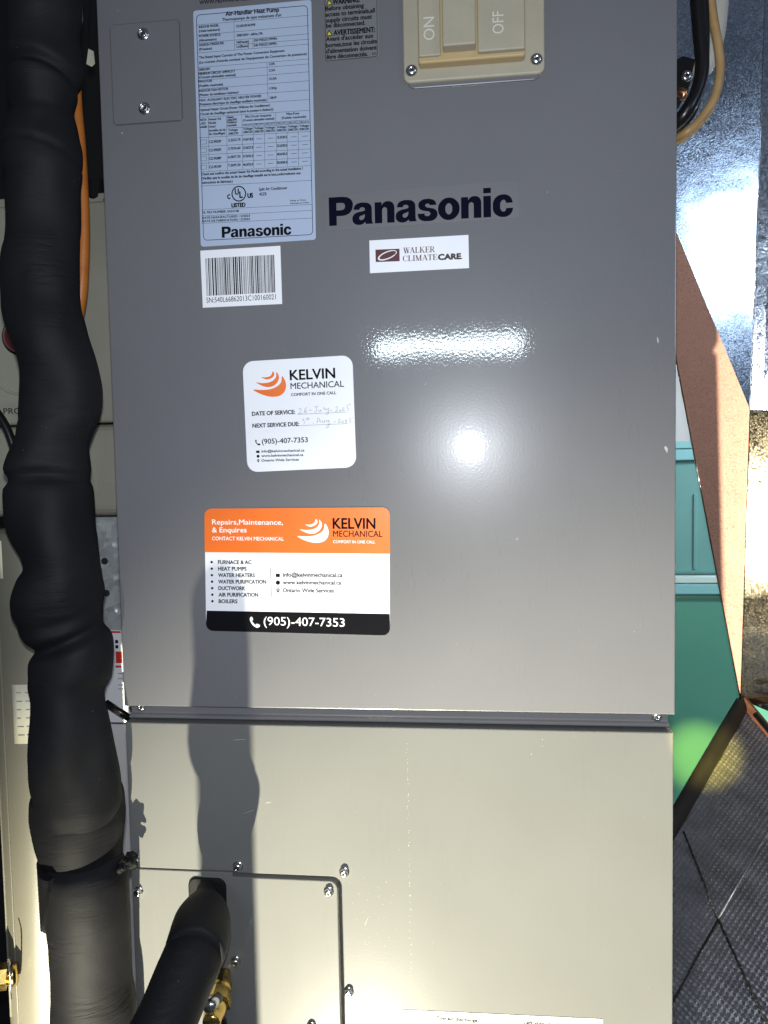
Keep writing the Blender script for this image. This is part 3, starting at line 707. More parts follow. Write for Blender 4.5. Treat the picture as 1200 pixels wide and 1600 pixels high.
  ('P',[(127.78,408.77),(128.35,408.77),(128.54,375.77),(127.97,375.77)],'k'),
  ('P',[(128.98,408.77),(129.36,408.77),(129.56,375.78),(129.18,375.78)],'k'),
  ('P',[(129.74,408.77),(130.12,408.77),(130.32,375.78),(129.94,375.78)],'k'),
  ('P',[(131.01,408.77),(131.58,408.77),(131.77,375.79),(131.2,375.79)],'k'),
  ('P',[(132.47,408.77),(133.04,408.77),(133.23,375.8),(132.66,375.8)],'k'),
  ('P',[(133.49,408.77),(133.87,408.77),(134.05,375.81),(133.67,375.8)],'k'),
  ('P',[(134.25,408.77),(135.14,408.77),(135.31,375.82),(134.43,375.81)],'k'),
  ('P',[(135.58,408.77),(136.47,408.77),(136.64,375.82),(135.76,375.82)],'k'),
  ('P',[(137.1,408.77),(137.48,408.78),(137.65,375.83),(137.27,375.83)],'k'),
  ('P',[(138.11,408.78),(139.0,408.78),(139.17,375.84),(138.28,375.83)],'k'),
  ('P',[(139.63,408.78),(140.9,408.78),(141.06,375.85),(139.8,375.84)],'k'),
  ('P',[(141.34,408.78),(141.91,408.78),(142.07,375.86),(141.5,375.85)],'k'),
  ('P',[(142.29,408.78),(142.67,408.78),(142.82,375.86),(142.45,375.86)],'k'),
  ('P',[(143.11,408.78),(143.68,408.78),(143.83,375.87),(143.27,375.87)],'k'),
  ('P',[(144.12,408.78),(144.5,408.78),(144.65,375.87),(144.27,375.87)],'k'),
  ('P',[(145.13,408.78),(145.51,408.78),(145.66,375.88),(145.28,375.88)],'k'),
  ('P',[(146.14,408.78),(147.03,408.78),(147.17,375.89),(146.29,375.89)],'k'),
  ('P',[(147.4,408.78),(147.78,408.78),(147.93,375.9),(147.55,375.89)],'k'),
  ('P',[(148.41,408.78),(148.79,408.78),(148.93,375.9),(148.56,375.9)],'k'),
  ('P',[(149.42,408.78),(149.99,408.78),(150.13,375.91),(149.56,375.91)],'k'),
  ('P',[(150.37,408.78),(150.94,408.79),(151.07,375.92),(150.51,375.91)],'k'),
  ('P',[(151.57,408.79),(152.13,408.79),(152.27,375.92),(151.7,375.92)],'k'),
  ('P',[(152.58,408.79),(153.46,408.79),(153.59,375.93),(152.71,375.93)],'k'),
  ('P',[(153.84,408.79),(154.4,408.79),(154.53,375.94),(153.96,375.93)],'k'),
  ('P',[(154.84,408.79),(155.73,408.79),(155.85,375.95),(154.97,375.94)],'k'),
  ('T','SN:540L66862013C100160021',92.62,369.45,156.3,369.91,4.53,-0.01,'k',0),
 ],
 'warning': [
  ('T','WARNING:',213.24,617.54,236.69,617.78,4.2,0.045,'k',0),
  ('T','AVERTISSEMENT:',213.52,591.88,249.31,591.92,4.22,0.045,'k',0),
  ('T','Before obtaining',206.93,612.84,240.1,612.97,3.53,0.04,'k',0),
  ('T','access to terminals,all',206.81,607.95,249.46,608.18,3.54,0.04,'k',0),
  ('T','supply circuits must',207.05,603.04,246.91,603.19,3.54,0.04,'k',0),
  ('T','be disconnected.',207.12,598.64,241.03,598.63,3.54,0.04,'k',0),
  ('T',"Avant d'accéder aux",206.67,587.5,247.81,587.33,3.55,0.04,'k',0),
  ('T','bornes,tous les circuits',206.72,582.25,250.7,582.57,3.55,0.04,'k',0),
  ('T',"d'alimentation doivent",206.61,577.34,250.6,577.35,3.56,0.04,'k',0),
  ('T','être déconnectés.',206.85,572.56,242.77,572.56,3.56,0.04,'k',0),
  ('T','01',246.65,572.94,249.98,573.02,2.02,0.02,'k',0),
  ('P',[(207.39,617.35),(213.24,617.37),(210.17,622.51)],'k'),
  ('P',[(208.47,617.93),(212.19,617.96),(210.14,621.16)],'y'),
  ('L',210.29,620.31,210.35,618.96,0.7,'k'),
  ('L',210.35,618.7,210.35,618.28,0.7,'k'),
  ('P',[(206.77,591.73),(212.64,591.78),(209.56,596.92)],'k'),
  ('P',[(207.85,592.32),(211.58,592.37),(209.53,595.57)],'y'),
  ('L',209.69,594.71,209.74,593.36,0.7,'k'),
  ('L',209.74,593.1,209.75,592.68,0.7,'k'),
  ('S',[(206.7,625.49),(251.54,625.07),(251.04,573.45),(249.78,571.52),(207.35,571.0),(205.95,572.12),(206.7,625.49)],0.35,'k'),
 ],
 'logo': [
  ('T','Panasonic',205.81,431.14,364.99,431.22,24.31,0.06,'n',2),
 ],
 'walker': [
  ('P',[(246.0,408.73),(267.12,408.55),(267.11,397.81),(246.14,398.12)],'m'),
  ('P',[(263.51,403.54),(262.32,402.58),(261.83,403.18),(262.9,403.96)],'w'),
  ('P',[(262.32,402.58),(260.82,401.65),(260.49,402.42),(261.83,403.18)],'w'),
  ('P',[(260.82,401.65),(259.09,400.82),(258.96,401.72),(260.49,402.42)],'w'),
  ('P',[(259.09,400.82),(257.22,400.12),(257.3,401.11),(258.96,401.72)],'w'),
  ('P',[(257.22,400.12),(255.3,399.59),(255.62,400.63),(257.3,401.11)],'w'),
  ('P',[(255.3,399.59),(253.44,399.25),(254.0,400.3),(255.62,400.63)],'w'),
  ('P',[(253.44,399.25),(251.73,399.14),(252.52,400.13),(254.0,400.3)],'w'),
  ('P',[(251.73,399.14),(250.26,399.24),(251.26,400.15),(252.52,400.13)],'w'),
  ('P',[(250.26,399.24),(249.12,399.56),(250.29,400.34),(251.26,400.15)],'w'),
  ('P',[(249.12,399.56),(248.36,400.08),(249.65,400.7),(250.29,400.34)],'w'),
  ('P',[(248.36,400.08),(248.01,400.77),(249.39,401.2),(249.65,400.7)],'w'),
  ('P',[(248.01,400.77),(248.11,401.6),(249.52,401.83),(249.39,401.2)],'w'),
  ('P',[(248.11,401.6),(248.65,402.52),(250.03,402.55),(249.52,401.83)],'w'),
  ('P',[(248.65,402.52),(249.59,403.48),(250.88,403.31),(250.03,402.55)],'w'),
  ('P',[(249.59,403.48),(250.88,404.44),(252.05,404.09),(250.88,403.31)],'w'),
  ('P',[(250.88,404.44),(252.47,405.34),(253.46,404.84),(252.05,404.09)],'w'),
  ('P',[(252.47,405.34),(254.26,406.14),(255.04,405.52),(253.46,404.84)],'w'),
  ('P',[(254.26,406.14),(256.15,406.79),(256.71,406.09),(255.04,405.52)],'w'),
  ('P',[(256.15,406.79),(258.06,407.26),(258.38,406.52),(256.71,406.09)],'w'),
  ('P',[(258.06,407.26),(259.88,407.52),(259.97,406.8),(258.38,406.52)],'w'),
  ('P',[(259.88,407.52),(261.52,407.57),(261.38,406.91),(259.97,406.8)],'w'),
  ('P',[(261.52,407.57),(262.89,407.4),(262.55,406.84),(261.38,406.91)],'w'),
  ('P',[(262.89,407.4),(263.91,407.01),(263.42,406.59),(262.55,406.84)],'w'),
  ('P',[(263.91,407.01),(264.55,406.44),(263.94,406.19),(263.42,406.59)],'w'),
  ('P',[(264.55,406.44),(264.75,405.7),(264.08,405.64),(263.94,406.19)],'w'),
  ('P',[(264.75,405.7),(264.52,404.84),(263.84,404.99),(264.08,405.64)],'w'),
  ('P',[(264.52,404.84),(263.86,403.91),(263.22,404.25),(263.84,404.99)],'w'),
  ('T','WALKER',270.41,404.24,298.04,404.09,5.01,0,'m',3),
  ('T','CLIMATE',269.76,397.51,300.04,397.44,4.85,0,'m',3),
  ('T','CARE',300.74,397.41,319.94,397.35,4.48,0.09,'b',0),
  ('T','.',320.46,397.32,321.33,397.28,4.46,0.02,'m',0),
 ],
 'service': [
  ('P',[(151.56,306.63),(151.86,306.57),(152.17,306.23),(152.48,305.73),(152.72,305.18),(152.87,304.7),(152.92,304.27),(152.91,303.84),(152.82,303.39),(152.66,302.96),(152.42,302.54),(152.1,302.12),(151.69,301.71),(151.21,301.31),(150.69,300.94),(150.12,300.62),(149.5,300.33),(148.81,300.07),(148.08,299.84),(147.36,299.68),(146.67,299.59),(146.02,299.6),(145.38,299.69),(144.76,299.85),(144.15,300.04),(143.56,300.26),(142.9,300.55),(142.18,300.92),(141.51,301.31),(141.03,301.65),(140.87,301.86),(141.11,301.91),(141.67,301.85),(142.42,301.73),(143.24,301.61),(143.99,301.57),(144.72,301.6),(145.5,301.65),(146.29,301.73),(147.05,301.85),(147.72,302.02),(148.32,302.24),(148.86,302.48),(149.35,302.78),(149.8,303.13),(150.21,303.55),(150.55,304.15),(150.83,304.91),(151.08,305.69),(151.31,306.31)],'o'),
  ('P',[(154.66,305.96),(154.98,305.87),(155.44,305.42),(155.94,304.76),(156.4,304.02),(156.73,303.34),(156.94,302.73),(157.08,302.09),(157.15,301.42),(157.14,300.73),(157.03,300.03),(156.83,299.29),(156.53,298.52),(156.16,297.74),(155.7,296.99),(155.17,296.3),(154.55,295.66),(153.83,295.04),(153.04,294.47),(152.22,293.98),(151.39,293.57),(150.55,293.27),(149.69,293.06),(148.8,292.92),(147.89,292.86),(146.97,292.86),(146.04,292.91),(145.11,293.02),(144.16,293.2),(143.16,293.48),(142.1,293.86),(140.78,294.45),(139.2,295.25),(137.67,296.09),(136.51,296.82),(136.03,297.27),(136.41,297.37),(137.44,297.22),(138.85,296.94),(140.36,296.67),(141.69,296.53),(142.88,296.51),(144.1,296.53),(145.31,296.6),(146.49,296.72),(147.57,296.91),(148.59,297.17),(149.55,297.48),(150.45,297.85),(151.28,298.28),(152.02,298.76),(152.69,299.31),(153.29,299.92),(153.81,300.58),(154.23,301.28),(154.55,302.0),(154.7,302.85),(154.68,303.84),(154.59,304.81),(154.55,305.58)],'o'),
  ('P',[(159.91,302.01),(160.32,301.96),(160.82,301.46),(161.35,300.68),(161.85,299.78),(162.26,298.92),(162.6,298.08),(162.91,297.15),(163.16,296.17),(163.33,295.16),(163.39,294.15),(163.34,293.12),(163.2,292.05),(162.96,290.97),(162.62,289.93),(162.18,288.99),(161.63,288.12),(160.96,287.29),(160.2,286.54),(159.36,285.87),(158.47,285.31),(157.52,284.87),(156.5,284.54),(155.42,284.29),(154.27,284.13),(153.07,284.04),(151.8,284.02),(150.46,284.08),(149.08,284.22),(147.66,284.43),(146.24,284.72),(144.8,285.09),(143.3,285.56),(141.8,286.1),(140.34,286.69),(138.97,287.3),(137.51,288.02),(135.92,288.86),(134.48,289.7),(133.48,290.42),(133.19,290.9),(133.81,291.06),(135.16,290.99),(136.93,290.79),(138.82,290.59),(140.54,290.49),(142.1,290.48),(143.71,290.48),(145.32,290.52),(146.89,290.63),(148.38,290.82),(149.79,291.12),(151.16,291.49),(152.47,291.93),(153.68,292.44),(154.79,293.0),(155.79,293.61),(156.7,294.27),(157.51,295.0),(158.21,295.8),(158.79,296.66),(159.18,297.76),(159.38,299.09),(159.51,300.4),(159.65,301.46)],'o'),
  ('T','KELVIN',167.3,298.38,207.83,299.08,8.68,0.03,'k',0),
  ('T','MECHANICAL',167.47,290.44,215.6,291.06,5.29,0.012,'k',0),
  ('T','COMFORT IN ONE CALL',167.79,284.19,208.46,284.79,2.46,0.035,'k',0),
  ('T','DATE OF SERVICE:',131.51,267.7,170.87,268.37,3.44,0.045,'k',0),
  ('T','NEXT SERVICE DUE:',131.68,256.99,174.28,257.65,3.44,0.045,'k',0),
  ('L',172.8,267.85,217.49,268.64,0.25,'k'),
  ('L',175.45,257.81,218.22,258.45,0.25,'k'),
  ('T','(905)-407-7353',139.91,242.25,181.87,242.93,4.4,0.02,'k',0),
  ('T','info@kelvinmechanical.ca',139.19,234.6,178.45,234.72,2.11,0.04,'k',0),
  ('T','www.kelvinmechanical.ca',139.07,230.57,177.37,230.74,2.11,0.04,'k',0),
  ('T','Ontario Wide Services',138.95,226.35,173.17,226.63,2.11,0.04,'k',0),
  ('P',[(134.22,236.33),(137.37,236.36),(137.41,234.25),(134.25,234.22)],'k'),
  ('P',[(137.32,231.28),(137.18,230.74),(136.83,230.29),(136.33,230.02),(135.76,229.97),(135.22,230.16),(134.8,230.54),(134.58,231.06),(134.6,231.61),(134.85,232.12),(135.28,232.48),(135.84,232.65),(136.4,232.58),(136.89,232.29),(137.22,231.83)],'k'),
  ('P',[(137.11,227.63),(137.01,227.21),(136.73,226.86),(136.33,226.65),(135.88,226.61),(135.46,226.75),(135.13,227.05),(134.96,227.46),(134.97,227.9),(135.17,228.29),(135.51,228.58),(135.95,228.71),(136.39,228.65),(136.78,228.43),(137.03,228.07)],'k'),
  ('P',[(135.13,227.19),(136.9,227.16),(135.96,225.45)],'k'),
  ('P',[(136.42,227.65),(136.39,227.49),(136.28,227.37),(136.14,227.29),(135.98,227.28),(135.82,227.33),(135.7,227.44),(135.64,227.58),(135.65,227.74),(135.72,227.89),(135.84,227.99),(136.0,228.04),(136.16,228.02),(136.3,227.94),(136.39,227.81)],'w'),
  ('P',[(133.6,245.48),(133.8,245.84),(134.13,246.13),(134.44,246.2),(134.72,245.96),(134.99,245.51),(135.13,245.09),(135.03,244.78),(134.8,244.5),(134.69,244.21),(134.8,243.87),(135.02,243.52),(135.27,243.2),(135.55,242.86),(135.87,242.55),(136.17,242.38),(136.44,242.49),(136.69,242.74),(137.01,242.86),(137.49,242.71),(138.03,242.43),(138.37,242.13),(138.37,241.82),(138.17,241.49),(137.88,241.24),(137.54,241.09),(137.11,241.01),(136.65,241.07),(136.12,241.33),(135.56,241.73),(135.04,242.2),(134.58,242.76),(134.17,243.38),(133.86,243.97),(133.67,244.52),(133.57,245.04)],'k'),
  ('S',[(174.37,272.07),(174.5,272.26),(174.69,272.55),(174.92,272.82),(175.17,272.99),(175.45,273.05),(175.79,273.02),(176.1,272.93),(176.33,272.77),(176.47,272.53),(176.55,272.2),(176.57,271.83),(176.49,271.44),(176.27,271.04),(175.95,270.6),(175.6,270.17),(175.28,269.77),(174.95,269.39),(174.59,269.01),(174.32,268.68),(174.27,268.47),(174.51,268.4),(174.95,268.44),(175.49,268.53),(176.02,268.61),(176.58,268.69),(177.2,268.78),(177.77,268.87),(178.17,268.93)],0.32,'g'),
  ('S',[(181.49,273.96),(181.2,273.59),(180.78,273.07),(180.34,272.48),(179.99,271.92),(179.73,271.38),(179.52,270.82),(179.38,270.29),(179.35,269.85),(179.48,269.49),(179.72,269.18),(180.02,268.96),(180.3,268.88),(180.6,268.97),(180.93,269.2),(181.22,269.51),(181.39,269.8),(181.4,270.11),(181.31,270.46),(181.15,270.77),(180.93,270.94),(180.62,270.92),(180.22,270.75),(179.83,270.55),(179.56,270.41)],0.32,'g'),
  ('S',[(183.45,271.07),(184.09,271.12),(185.01,271.21),(185.93,271.3),(186.56,271.36)],0.32,'g'),
  ('S',[(188.56,273.95),(189.29,274.05),(190.35,274.19),(191.42,274.32),(192.14,274.42)],0.32,'g'),
  ('S',[(190.49,274.09),(190.54,273.51),(190.6,272.68),(190.65,271.79),(190.61,271.06),(190.49,270.5),(190.3,270.02),(190.06,269.64),(189.8,269.38),(189.47,269.31),(189.07,269.39),(188.7,269.52),(188.45,269.61)],0.32,'g'),
  ('S',[(192.56,271.57),(192.56,271.23),(192.56,270.72),(192.6,270.22),(192.71,269.87),(192.94,269.7),(193.26,269.64),(193.59,269.69),(193.86,269.84),(194.07,270.22),(194.24,270.79),(194.38,271.3),(194.48,271.52),(194.56,271.29),(194.6,270.78),(194.62,270.2),(194.64,269.82)],0.32,'g'),
  ('S',[(196.95,273.91),(196.94,273.45),(196.91,272.79),(196.92,272.12),(197.0,271.64),(197.19,271.44),(197.48,271.39),(197.76,271.42),(197.95,271.43)],0.32,'g'),
  ('S',[(197.6,272.85),(197.83,272.48),(198.16,271.94),(198.49,271.4),(198.72,271.03)],0.32,'g'),
  ('S',[(199.13,272.15),(199.2,271.84),(199.3,271.37),(199.45,270.96),(199.67,270.82),(200.03,271.1),(200.5,271.65),(200.95,272.25),(201.26,272.66)],0.32,'g'),
  ('S',[(201.45,272.84),(201.46,272.21),(201.46,271.29),(201.44,270.3),(201.37,269.45),(201.26,268.76),(201.11,268.13),(200.91,267.6),(200.65,267.2),(200.26,266.94),(199.78,266.8),(199.32,266.78),(199.0,266.87),(198.83,267.12),(198.76,267.52),(198.81,267.98),(199.04,268.38),(199.55,268.74),(200.31,269.1),(201.06,269.41),(201.57,269.63)],0.32,'g'),
  ('S',[(202.36,270.37),(202.75,270.39),(203.32,270.43),(203.89,270.47),(204.29,270.5)],0.32,'g'),
  ('S',[(207.51,272.58),(207.74,272.85),(208.09,273.24),(208.46,273.6),(208.78,273.77),(209.09,273.71),(209.39,273.49),(209.63,273.17),(209.72,272.8),(209.61,272.36),(209.36,271.81),(209.03,271.26),(208.71,270.76),(208.32,270.3),(207.85,269.85),(207.48,269.49),(207.43,269.29),(207.87,269.32),(208.65,269.54),(209.48,269.8),(210.04,269.97)],0.32,'g'),
  ('S',[(211.79,271.05),(211.61,270.88),(211.34,270.64),(211.1,270.37),(211.0,270.13),(211.12,269.88),(211.38,269.62),(211.68,269.41),(211.94,269.35),(212.19,269.51),(212.46,269.82),(212.67,270.18),(212.74,270.46),(212.6,270.66),(212.31,270.83),(212.0,270.96),(211.79,271.05)],0.32,'g'),
  ('S',[(213.73,271.94),(213.92,272.11),(214.18,272.36),(214.47,272.59),(214.71,272.67),(214.92,272.57),(215.14,272.35),(215.28,272.05),(215.26,271.71),(214.92,271.26),(214.36,270.71),(213.85,270.2),(213.68,269.87),(214.04,269.81),(214.74,269.91),(215.49,270.08),(215.99,270.19)],0.32,'g'),
  ('S',[(218.58,274.63),(218.43,274.18),(218.2,273.54),(218.0,272.87),(217.96,272.39),(218.14,272.19),(218.48,272.14),(218.84,272.12),(219.1,271.98),(219.24,271.66),(219.34,271.25),(219.36,270.82),(219.25,270.47),(218.95,270.22),(218.49,270.02),(218.02,269.87),(217.71,269.76)],0.32,'g'),
  ('S',[(218.39,274.64),(219.02,274.85),(219.93,275.16),(220.85,275.47),(221.47,275.68)],0.32,'g'),
  ('S',[(177.32,262.32),(177.57,262.69),(177.93,263.24),(178.32,263.66),(178.61,263.62),(178.8,262.82),(178.93,261.51),(179.02,260.16),(179.08,259.24)],0.32,'g'),
  ('S',[(182.12,264.28),(181.9,264.23),(181.57,264.17),(181.27,264.07),(181.14,263.93),(181.29,263.72),(181.63,263.46),(181.95,263.18),(182.09,262.96),(181.91,262.78),(181.56,262.63),(181.17,262.51),(180.91,262.42)],0.32,'g'),
  ('S',[(182.9,264.64),(182.97,264.22),(183.07,263.6),(183.17,262.97),(183.24,262.55)],0.32,'g'),
  ('S',[(182.3,263.71),(182.66,263.78),(183.18,263.88),(183.7,263.98),(184.05,264.04)],0.32,'g'),
  ('S',[(186.85,259.61),(187.0,259.63),(187.23,259.65),(187.46,259.67),(187.62,259.69)],0.32,'g'),
  ('S',[(190.51,259.33),(190.71,260.38),(190.99,261.94),(191.35,263.36),(191.79,264.03),(192.41,263.54),(193.17,262.31),(193.9,260.92),(194.4,259.99)],0.32,'g'),
  ('S',[(190.94,261.03),(191.46,261.13),(192.21,261.28),(192.96,261.43),(193.47,261.53)],0.32,'g'),
  ('S',[(195.41,261.86),(195.45,261.51),(195.5,260.99),(195.59,260.48),(195.75,260.15),(196.04,260.02),(196.42,260.01),(196.81,260.11),(197.11,260.3),(197.28,260.7),(197.38,261.28),(197.45,261.79),(197.53,261.99),(197.63,261.73),(197.73,261.15),(197.81,260.52),(197.87,260.09)],0.32,'g'),
  ('S',[(201.19,261.9),(200.85,261.86),(200.34,261.8),(199.82,261.71),(199.45,261.57),(199.24,261.31),(199.12,260.97),(199.11,260.65),(199.23,260.44),(199.56,260.36),(200.06,260.36),(200.58,260.43),(200.97,260.58),(201.18,260.96),(201.28,261.51),(201.34,261.93),(201.39,261.89),(201.46,261.18),(201.52,259.99),(201.54,258.7),(201.48,257.64),(201.31,256.85),(201.07,256.18),(200.78,255.64),(200.46,255.3),(200.03,255.17),(199.52,255.23),(199.09,255.43),(198.93,255.71),(199.13,256.14),(199.59,256.72),(200.16,257.3),(200.71,257.75),(201.27,258.04),(201.89,258.23),(202.46,258.36),(202.85,258.45)],0.32,'g'),
  ('S',[(205.59,260.28),(205.98,260.3),(206.55,260.35),(207.12,260.39),(207.51,260.42)],0.32,'g'),
  ('S',[(209.66,261.68),(209.88,261.89),(210.21,262.2),(210.55,262.48),(210.83,262.6),(211.07,262.51),(211.29,262.3),(211.42,262.0),(211.38,261.64),(211.0,261.15),(210.38,260.54),(209.81,259.97),(209.61,259.61),(209.99,259.53),(210.75,259.64),(211.56,259.81),(212.11,259.92)],0.32,'g'),
  ('S',[(213.48,261.02),(213.3,260.85),(213.02,260.61),(212.77,260.34),(212.69,260.09),(212.85,259.84),(213.16,259.58),(213.52,259.37),(213.83,259.31),(214.1,259.47),(214.37,259.78),(214.57,260.14),(214.62,260.42),(214.45,260.62),(214.1,260.79),(213.73,260.92),(213.48,261.02)],0.32,'g'),
  ('S',[(215.79,261.34),(216.03,261.51),(216.37,261.77),(216.71,261.99),(216.96,262.06),(217.1,261.89),(217.19,261.56),(217.2,261.2),(217.13,260.92),(216.87,260.79),(216.47,260.72),(216.11,260.66),(215.97,260.58),(216.19,260.46),(216.64,260.34),(217.1,260.18),(217.3,259.98),(217.11,259.67),(216.69,259.3),(216.23,258.94),(215.92,258.69)],0.32,'g'),
  ('S',[(220.43,263.1),(220.28,262.77),(220.04,262.29),(219.85,261.79),(219.82,261.42),(220.05,261.25),(220.45,261.2),(220.87,261.16),(221.15,261.01),(221.28,260.68),(221.33,260.25),(221.28,259.82),(221.12,259.5),(220.76,259.33),(220.25,259.24),(219.74,259.2),(219.39,259.17)],0.32,'g'),
  ('S',[(220.24,263.11),(220.94,263.2),(221.97,263.34),(222.99,263.48),(223.69,263.58)],0.32,'g'),
 ],
 'magnet': [
  ('P',[(187.61,173.89),(187.89,173.84),(188.19,173.52),(188.48,173.05),(188.72,172.54),(188.86,172.09),(188.91,171.69),(188.9,171.27),(188.82,170.85),(188.66,170.44),(188.44,170.03),(188.13,169.64),(187.75,169.24),(187.3,168.85),(186.8,168.49),(186.26,168.18),(185.67,167.89),(185.02,167.63),(184.33,167.4),(183.64,167.23),(182.99,167.14),(182.37,167.13),(181.77,167.21),(181.17,167.34),(180.6,167.51),(180.03,167.71),(179.41,167.97),(178.71,168.31),(178.08,168.66),(177.62,168.97),(177.47,169.17),(177.7,169.22),(178.23,169.17),(178.94,169.07),(179.72,168.98),(180.44,168.96),(181.13,169.0),(181.87,169.06),(182.62,169.15),(183.34,169.28),(183.98,169.46),(184.54,169.67),(185.06,169.91),(185.52,170.2),(185.95,170.54),(186.33,170.95),(186.66,171.52),(186.92,172.25),(187.15,172.99),(187.37,173.58)],'w'),
  ('P',[(190.56,173.32),(190.86,173.24),(191.29,172.82),(191.77,172.2),(192.22,171.51),(192.53,170.88),(192.73,170.31),(192.87,169.7),(192.94,169.07),(192.93,168.42),(192.83,167.75),(192.64,167.05),(192.36,166.31),(192.01,165.57),(191.58,164.85),(191.07,164.19),(190.48,163.57),(189.8,162.97),(189.06,162.42),(188.27,161.93),(187.49,161.54),(186.7,161.24),(185.88,161.02),(185.03,160.87),(184.17,160.79),(183.29,160.77),(182.42,160.8),(181.53,160.89),(180.62,161.04),(179.68,161.28),(178.67,161.62),(177.41,162.16),(175.91,162.88),(174.45,163.65),(173.35,164.31),(172.89,164.73),(173.25,164.83),(174.23,164.71),(175.57,164.48),(177.0,164.25),(178.27,164.14),(179.4,164.14),(180.56,164.19),(181.71,164.28),(182.82,164.42),(183.86,164.62),(184.82,164.88),(185.73,165.2),(186.58,165.57),(187.37,165.99),(188.07,166.46),(188.71,166.99),(189.27,167.58),(189.76,168.21),(190.16,168.88),(190.47,169.56),(190.6,170.37),(190.58,171.32),(190.5,172.23),(190.46,172.95)],'w'),
  ('P',[(195.56,169.69),(195.95,169.65),(196.42,169.18),(196.93,168.46),(197.4,167.61),(197.8,166.8),(198.12,166.02),(198.42,165.15),(198.67,164.22),(198.83,163.27),(198.89,162.32),(198.84,161.35),(198.71,160.32),(198.49,159.3),(198.17,158.31),(197.76,157.41),(197.23,156.58),(196.6,155.79),(195.88,155.05),(195.09,154.4),(194.25,153.86),(193.35,153.43),(192.38,153.09),(191.35,152.84),(190.26,152.67),(189.12,152.56),(187.92,152.51),(186.65,152.54),(185.33,152.64),(183.98,152.81),(182.64,153.06),(181.26,153.39),(179.83,153.8),(178.41,154.28),(177.02,154.81),(175.72,155.36),(174.33,156.01),(172.82,156.78),(171.45,157.54),(170.49,158.2),(170.21,158.65),(170.8,158.81),(172.09,158.77),(173.77,158.62),(175.57,158.46),(177.19,158.4),(178.67,158.43),(180.2,158.46),(181.74,158.53),(183.23,158.66),(184.64,158.88),(185.98,159.18),(187.28,159.56),(188.52,160.01),(189.67,160.51),(190.72,161.06),(191.67,161.66),(192.53,162.3),(193.3,163.01),(193.96,163.77),(194.51,164.6),(194.87,165.65),(195.07,166.91),(195.18,168.15),(195.31,169.16)],'w'),
  ('T','Repairs,Maintenance,',91.27,170.16,157.09,169.15,4.54,0.018,'w',0),
  ('T','& Enquires',91.02,162.89,123.28,162.57,4.55,0.018,'w',0),
  ('T','CONTACT KELVIN MECHANICAL',90.78,155.76,157.46,154.74,3.19,0.02,'w',0),
  ('T','KELVIN',202.9,165.23,241.02,164.7,9.22,0.03,'k',0),
  ('T','MECHANICAL',202.88,157.93,247.41,157.24,5.36,0.012,'k',0),
  ('T','COMFORT IN ONE CALL',202.75,152.12,240.76,151.51,2.54,0.012,'w',0),
  ('T','FURNACE & AC',95.67,133.83,126.88,133.52,3.35,0.04,'k',0),
  ('P',[(90.81,135.53),(90.69,135.07),(90.4,134.68),(89.97,134.45),(89.48,134.4),(89.02,134.55),(88.67,134.87),(88.48,135.3),(88.5,135.78),(88.71,136.21),(89.09,136.53),(89.56,136.67),(90.04,136.62),(90.45,136.38),(90.73,136.0)],'k'),
  ('T','HEAT PUMPS',95.59,127.84,122.06,127.58,3.35,0.04,'k',0),
  ('P',[(90.74,129.54),(90.62,129.08),(90.32,128.69),(89.89,128.46),(89.4,128.41),(88.94,128.56),(88.59,128.88),(88.41,129.31),(88.42,129.79),(88.64,130.22),(89.01,130.54),(89.48,130.68),(89.96,130.63),(90.38,130.39),(90.65,130.01)],'k'),
  ('T','WATER HEATERS',95.5,121.85,129.61,121.59,3.36,0.04,'k',0),
  ('P',[(90.66,123.54),(90.55,123.08),(90.25,122.7),(89.81,122.46),(89.33,122.41),(88.87,122.56),(88.52,122.88),(88.33,123.31),(88.35,123.79),(88.56,124.23),(88.94,124.54),(89.4,124.69),(89.89,124.64),(90.3,124.4),(90.58,124.01)],'k'),
  ('T','WATER PURIFICATION',95.41,115.85,140.09,115.6,3.36,0.04,'k',0),
  ('P',[(90.59,117.54),(90.47,117.08),(90.17,116.69),(89.74,116.45),(89.25,116.41),(88.79,116.55),(88.44,116.87),(88.26,117.31),(88.27,117.79),(88.49,118.22),(88.86,118.54),(89.33,118.69),(89.81,118.63),(90.23,118.4),(90.5,118.01)],'k'),
  ('T','DUCTWORK',95.32,109.85,120.27,109.66,3.36,0.04,'k',0),
  ('P',[(90.51,111.53),(90.4,111.07),(90.1,110.68),(89.66,110.44),(89.18,110.4),(88.72,110.54),(88.36,110.86),(88.18,111.3),(88.2,111.78),(88.41,112.21),(88.78,112.53),(89.25,112.68),(89.74,112.63),(90.15,112.39),(90.43,112.0)],'k'),
  ('T','AIR PURIFICATION',95.23,103.83,132.33,103.67,3.37,0.04,'k',0),
  ('P',[(90.44,105.52),(90.32,105.05),(90.02,104.67),(89.59,104.43),(89.1,104.38),(88.64,104.53),(88.29,104.85),(88.1,105.28),(88.12,105.76),(88.33,106.2),(88.71,106.52),(89.18,106.66),(89.66,106.61),(90.08,106.37),(90.35,105.99)],'k'),
  ('T','BOILERS',95.15,97.82,112.59,97.67,3.37,0.04,'k',0),
  ('P',[(90.36,99.5),(90.24,99.03),(89.94,98.65),(89.51,98.41),(89.02,98.36),(88.56,98.5),(88.21,98.82),(88.03,99.26),(88.04,99.74),(88.26,100.17),(88.63,100.49),(89.1,100.64),(89.59,100.59),(90.0,100.35),(90.28,99.97)],'k'),
  ('L',144.65,129.8,144.67,103.44,0.5,'k'),
  ('T','info@kelvinmechanical.ca',155.94,121.9,210.47,121.42,3.63,0.035,'k',0),
  ('T','www.kelvinmechanical.ca',155.75,114.94,209.11,114.53,3.63,0.035,'k',0),
  ('T','Ontario Wide Services',155.55,107.68,202.3,107.33,3.64,0.035,'k',0),
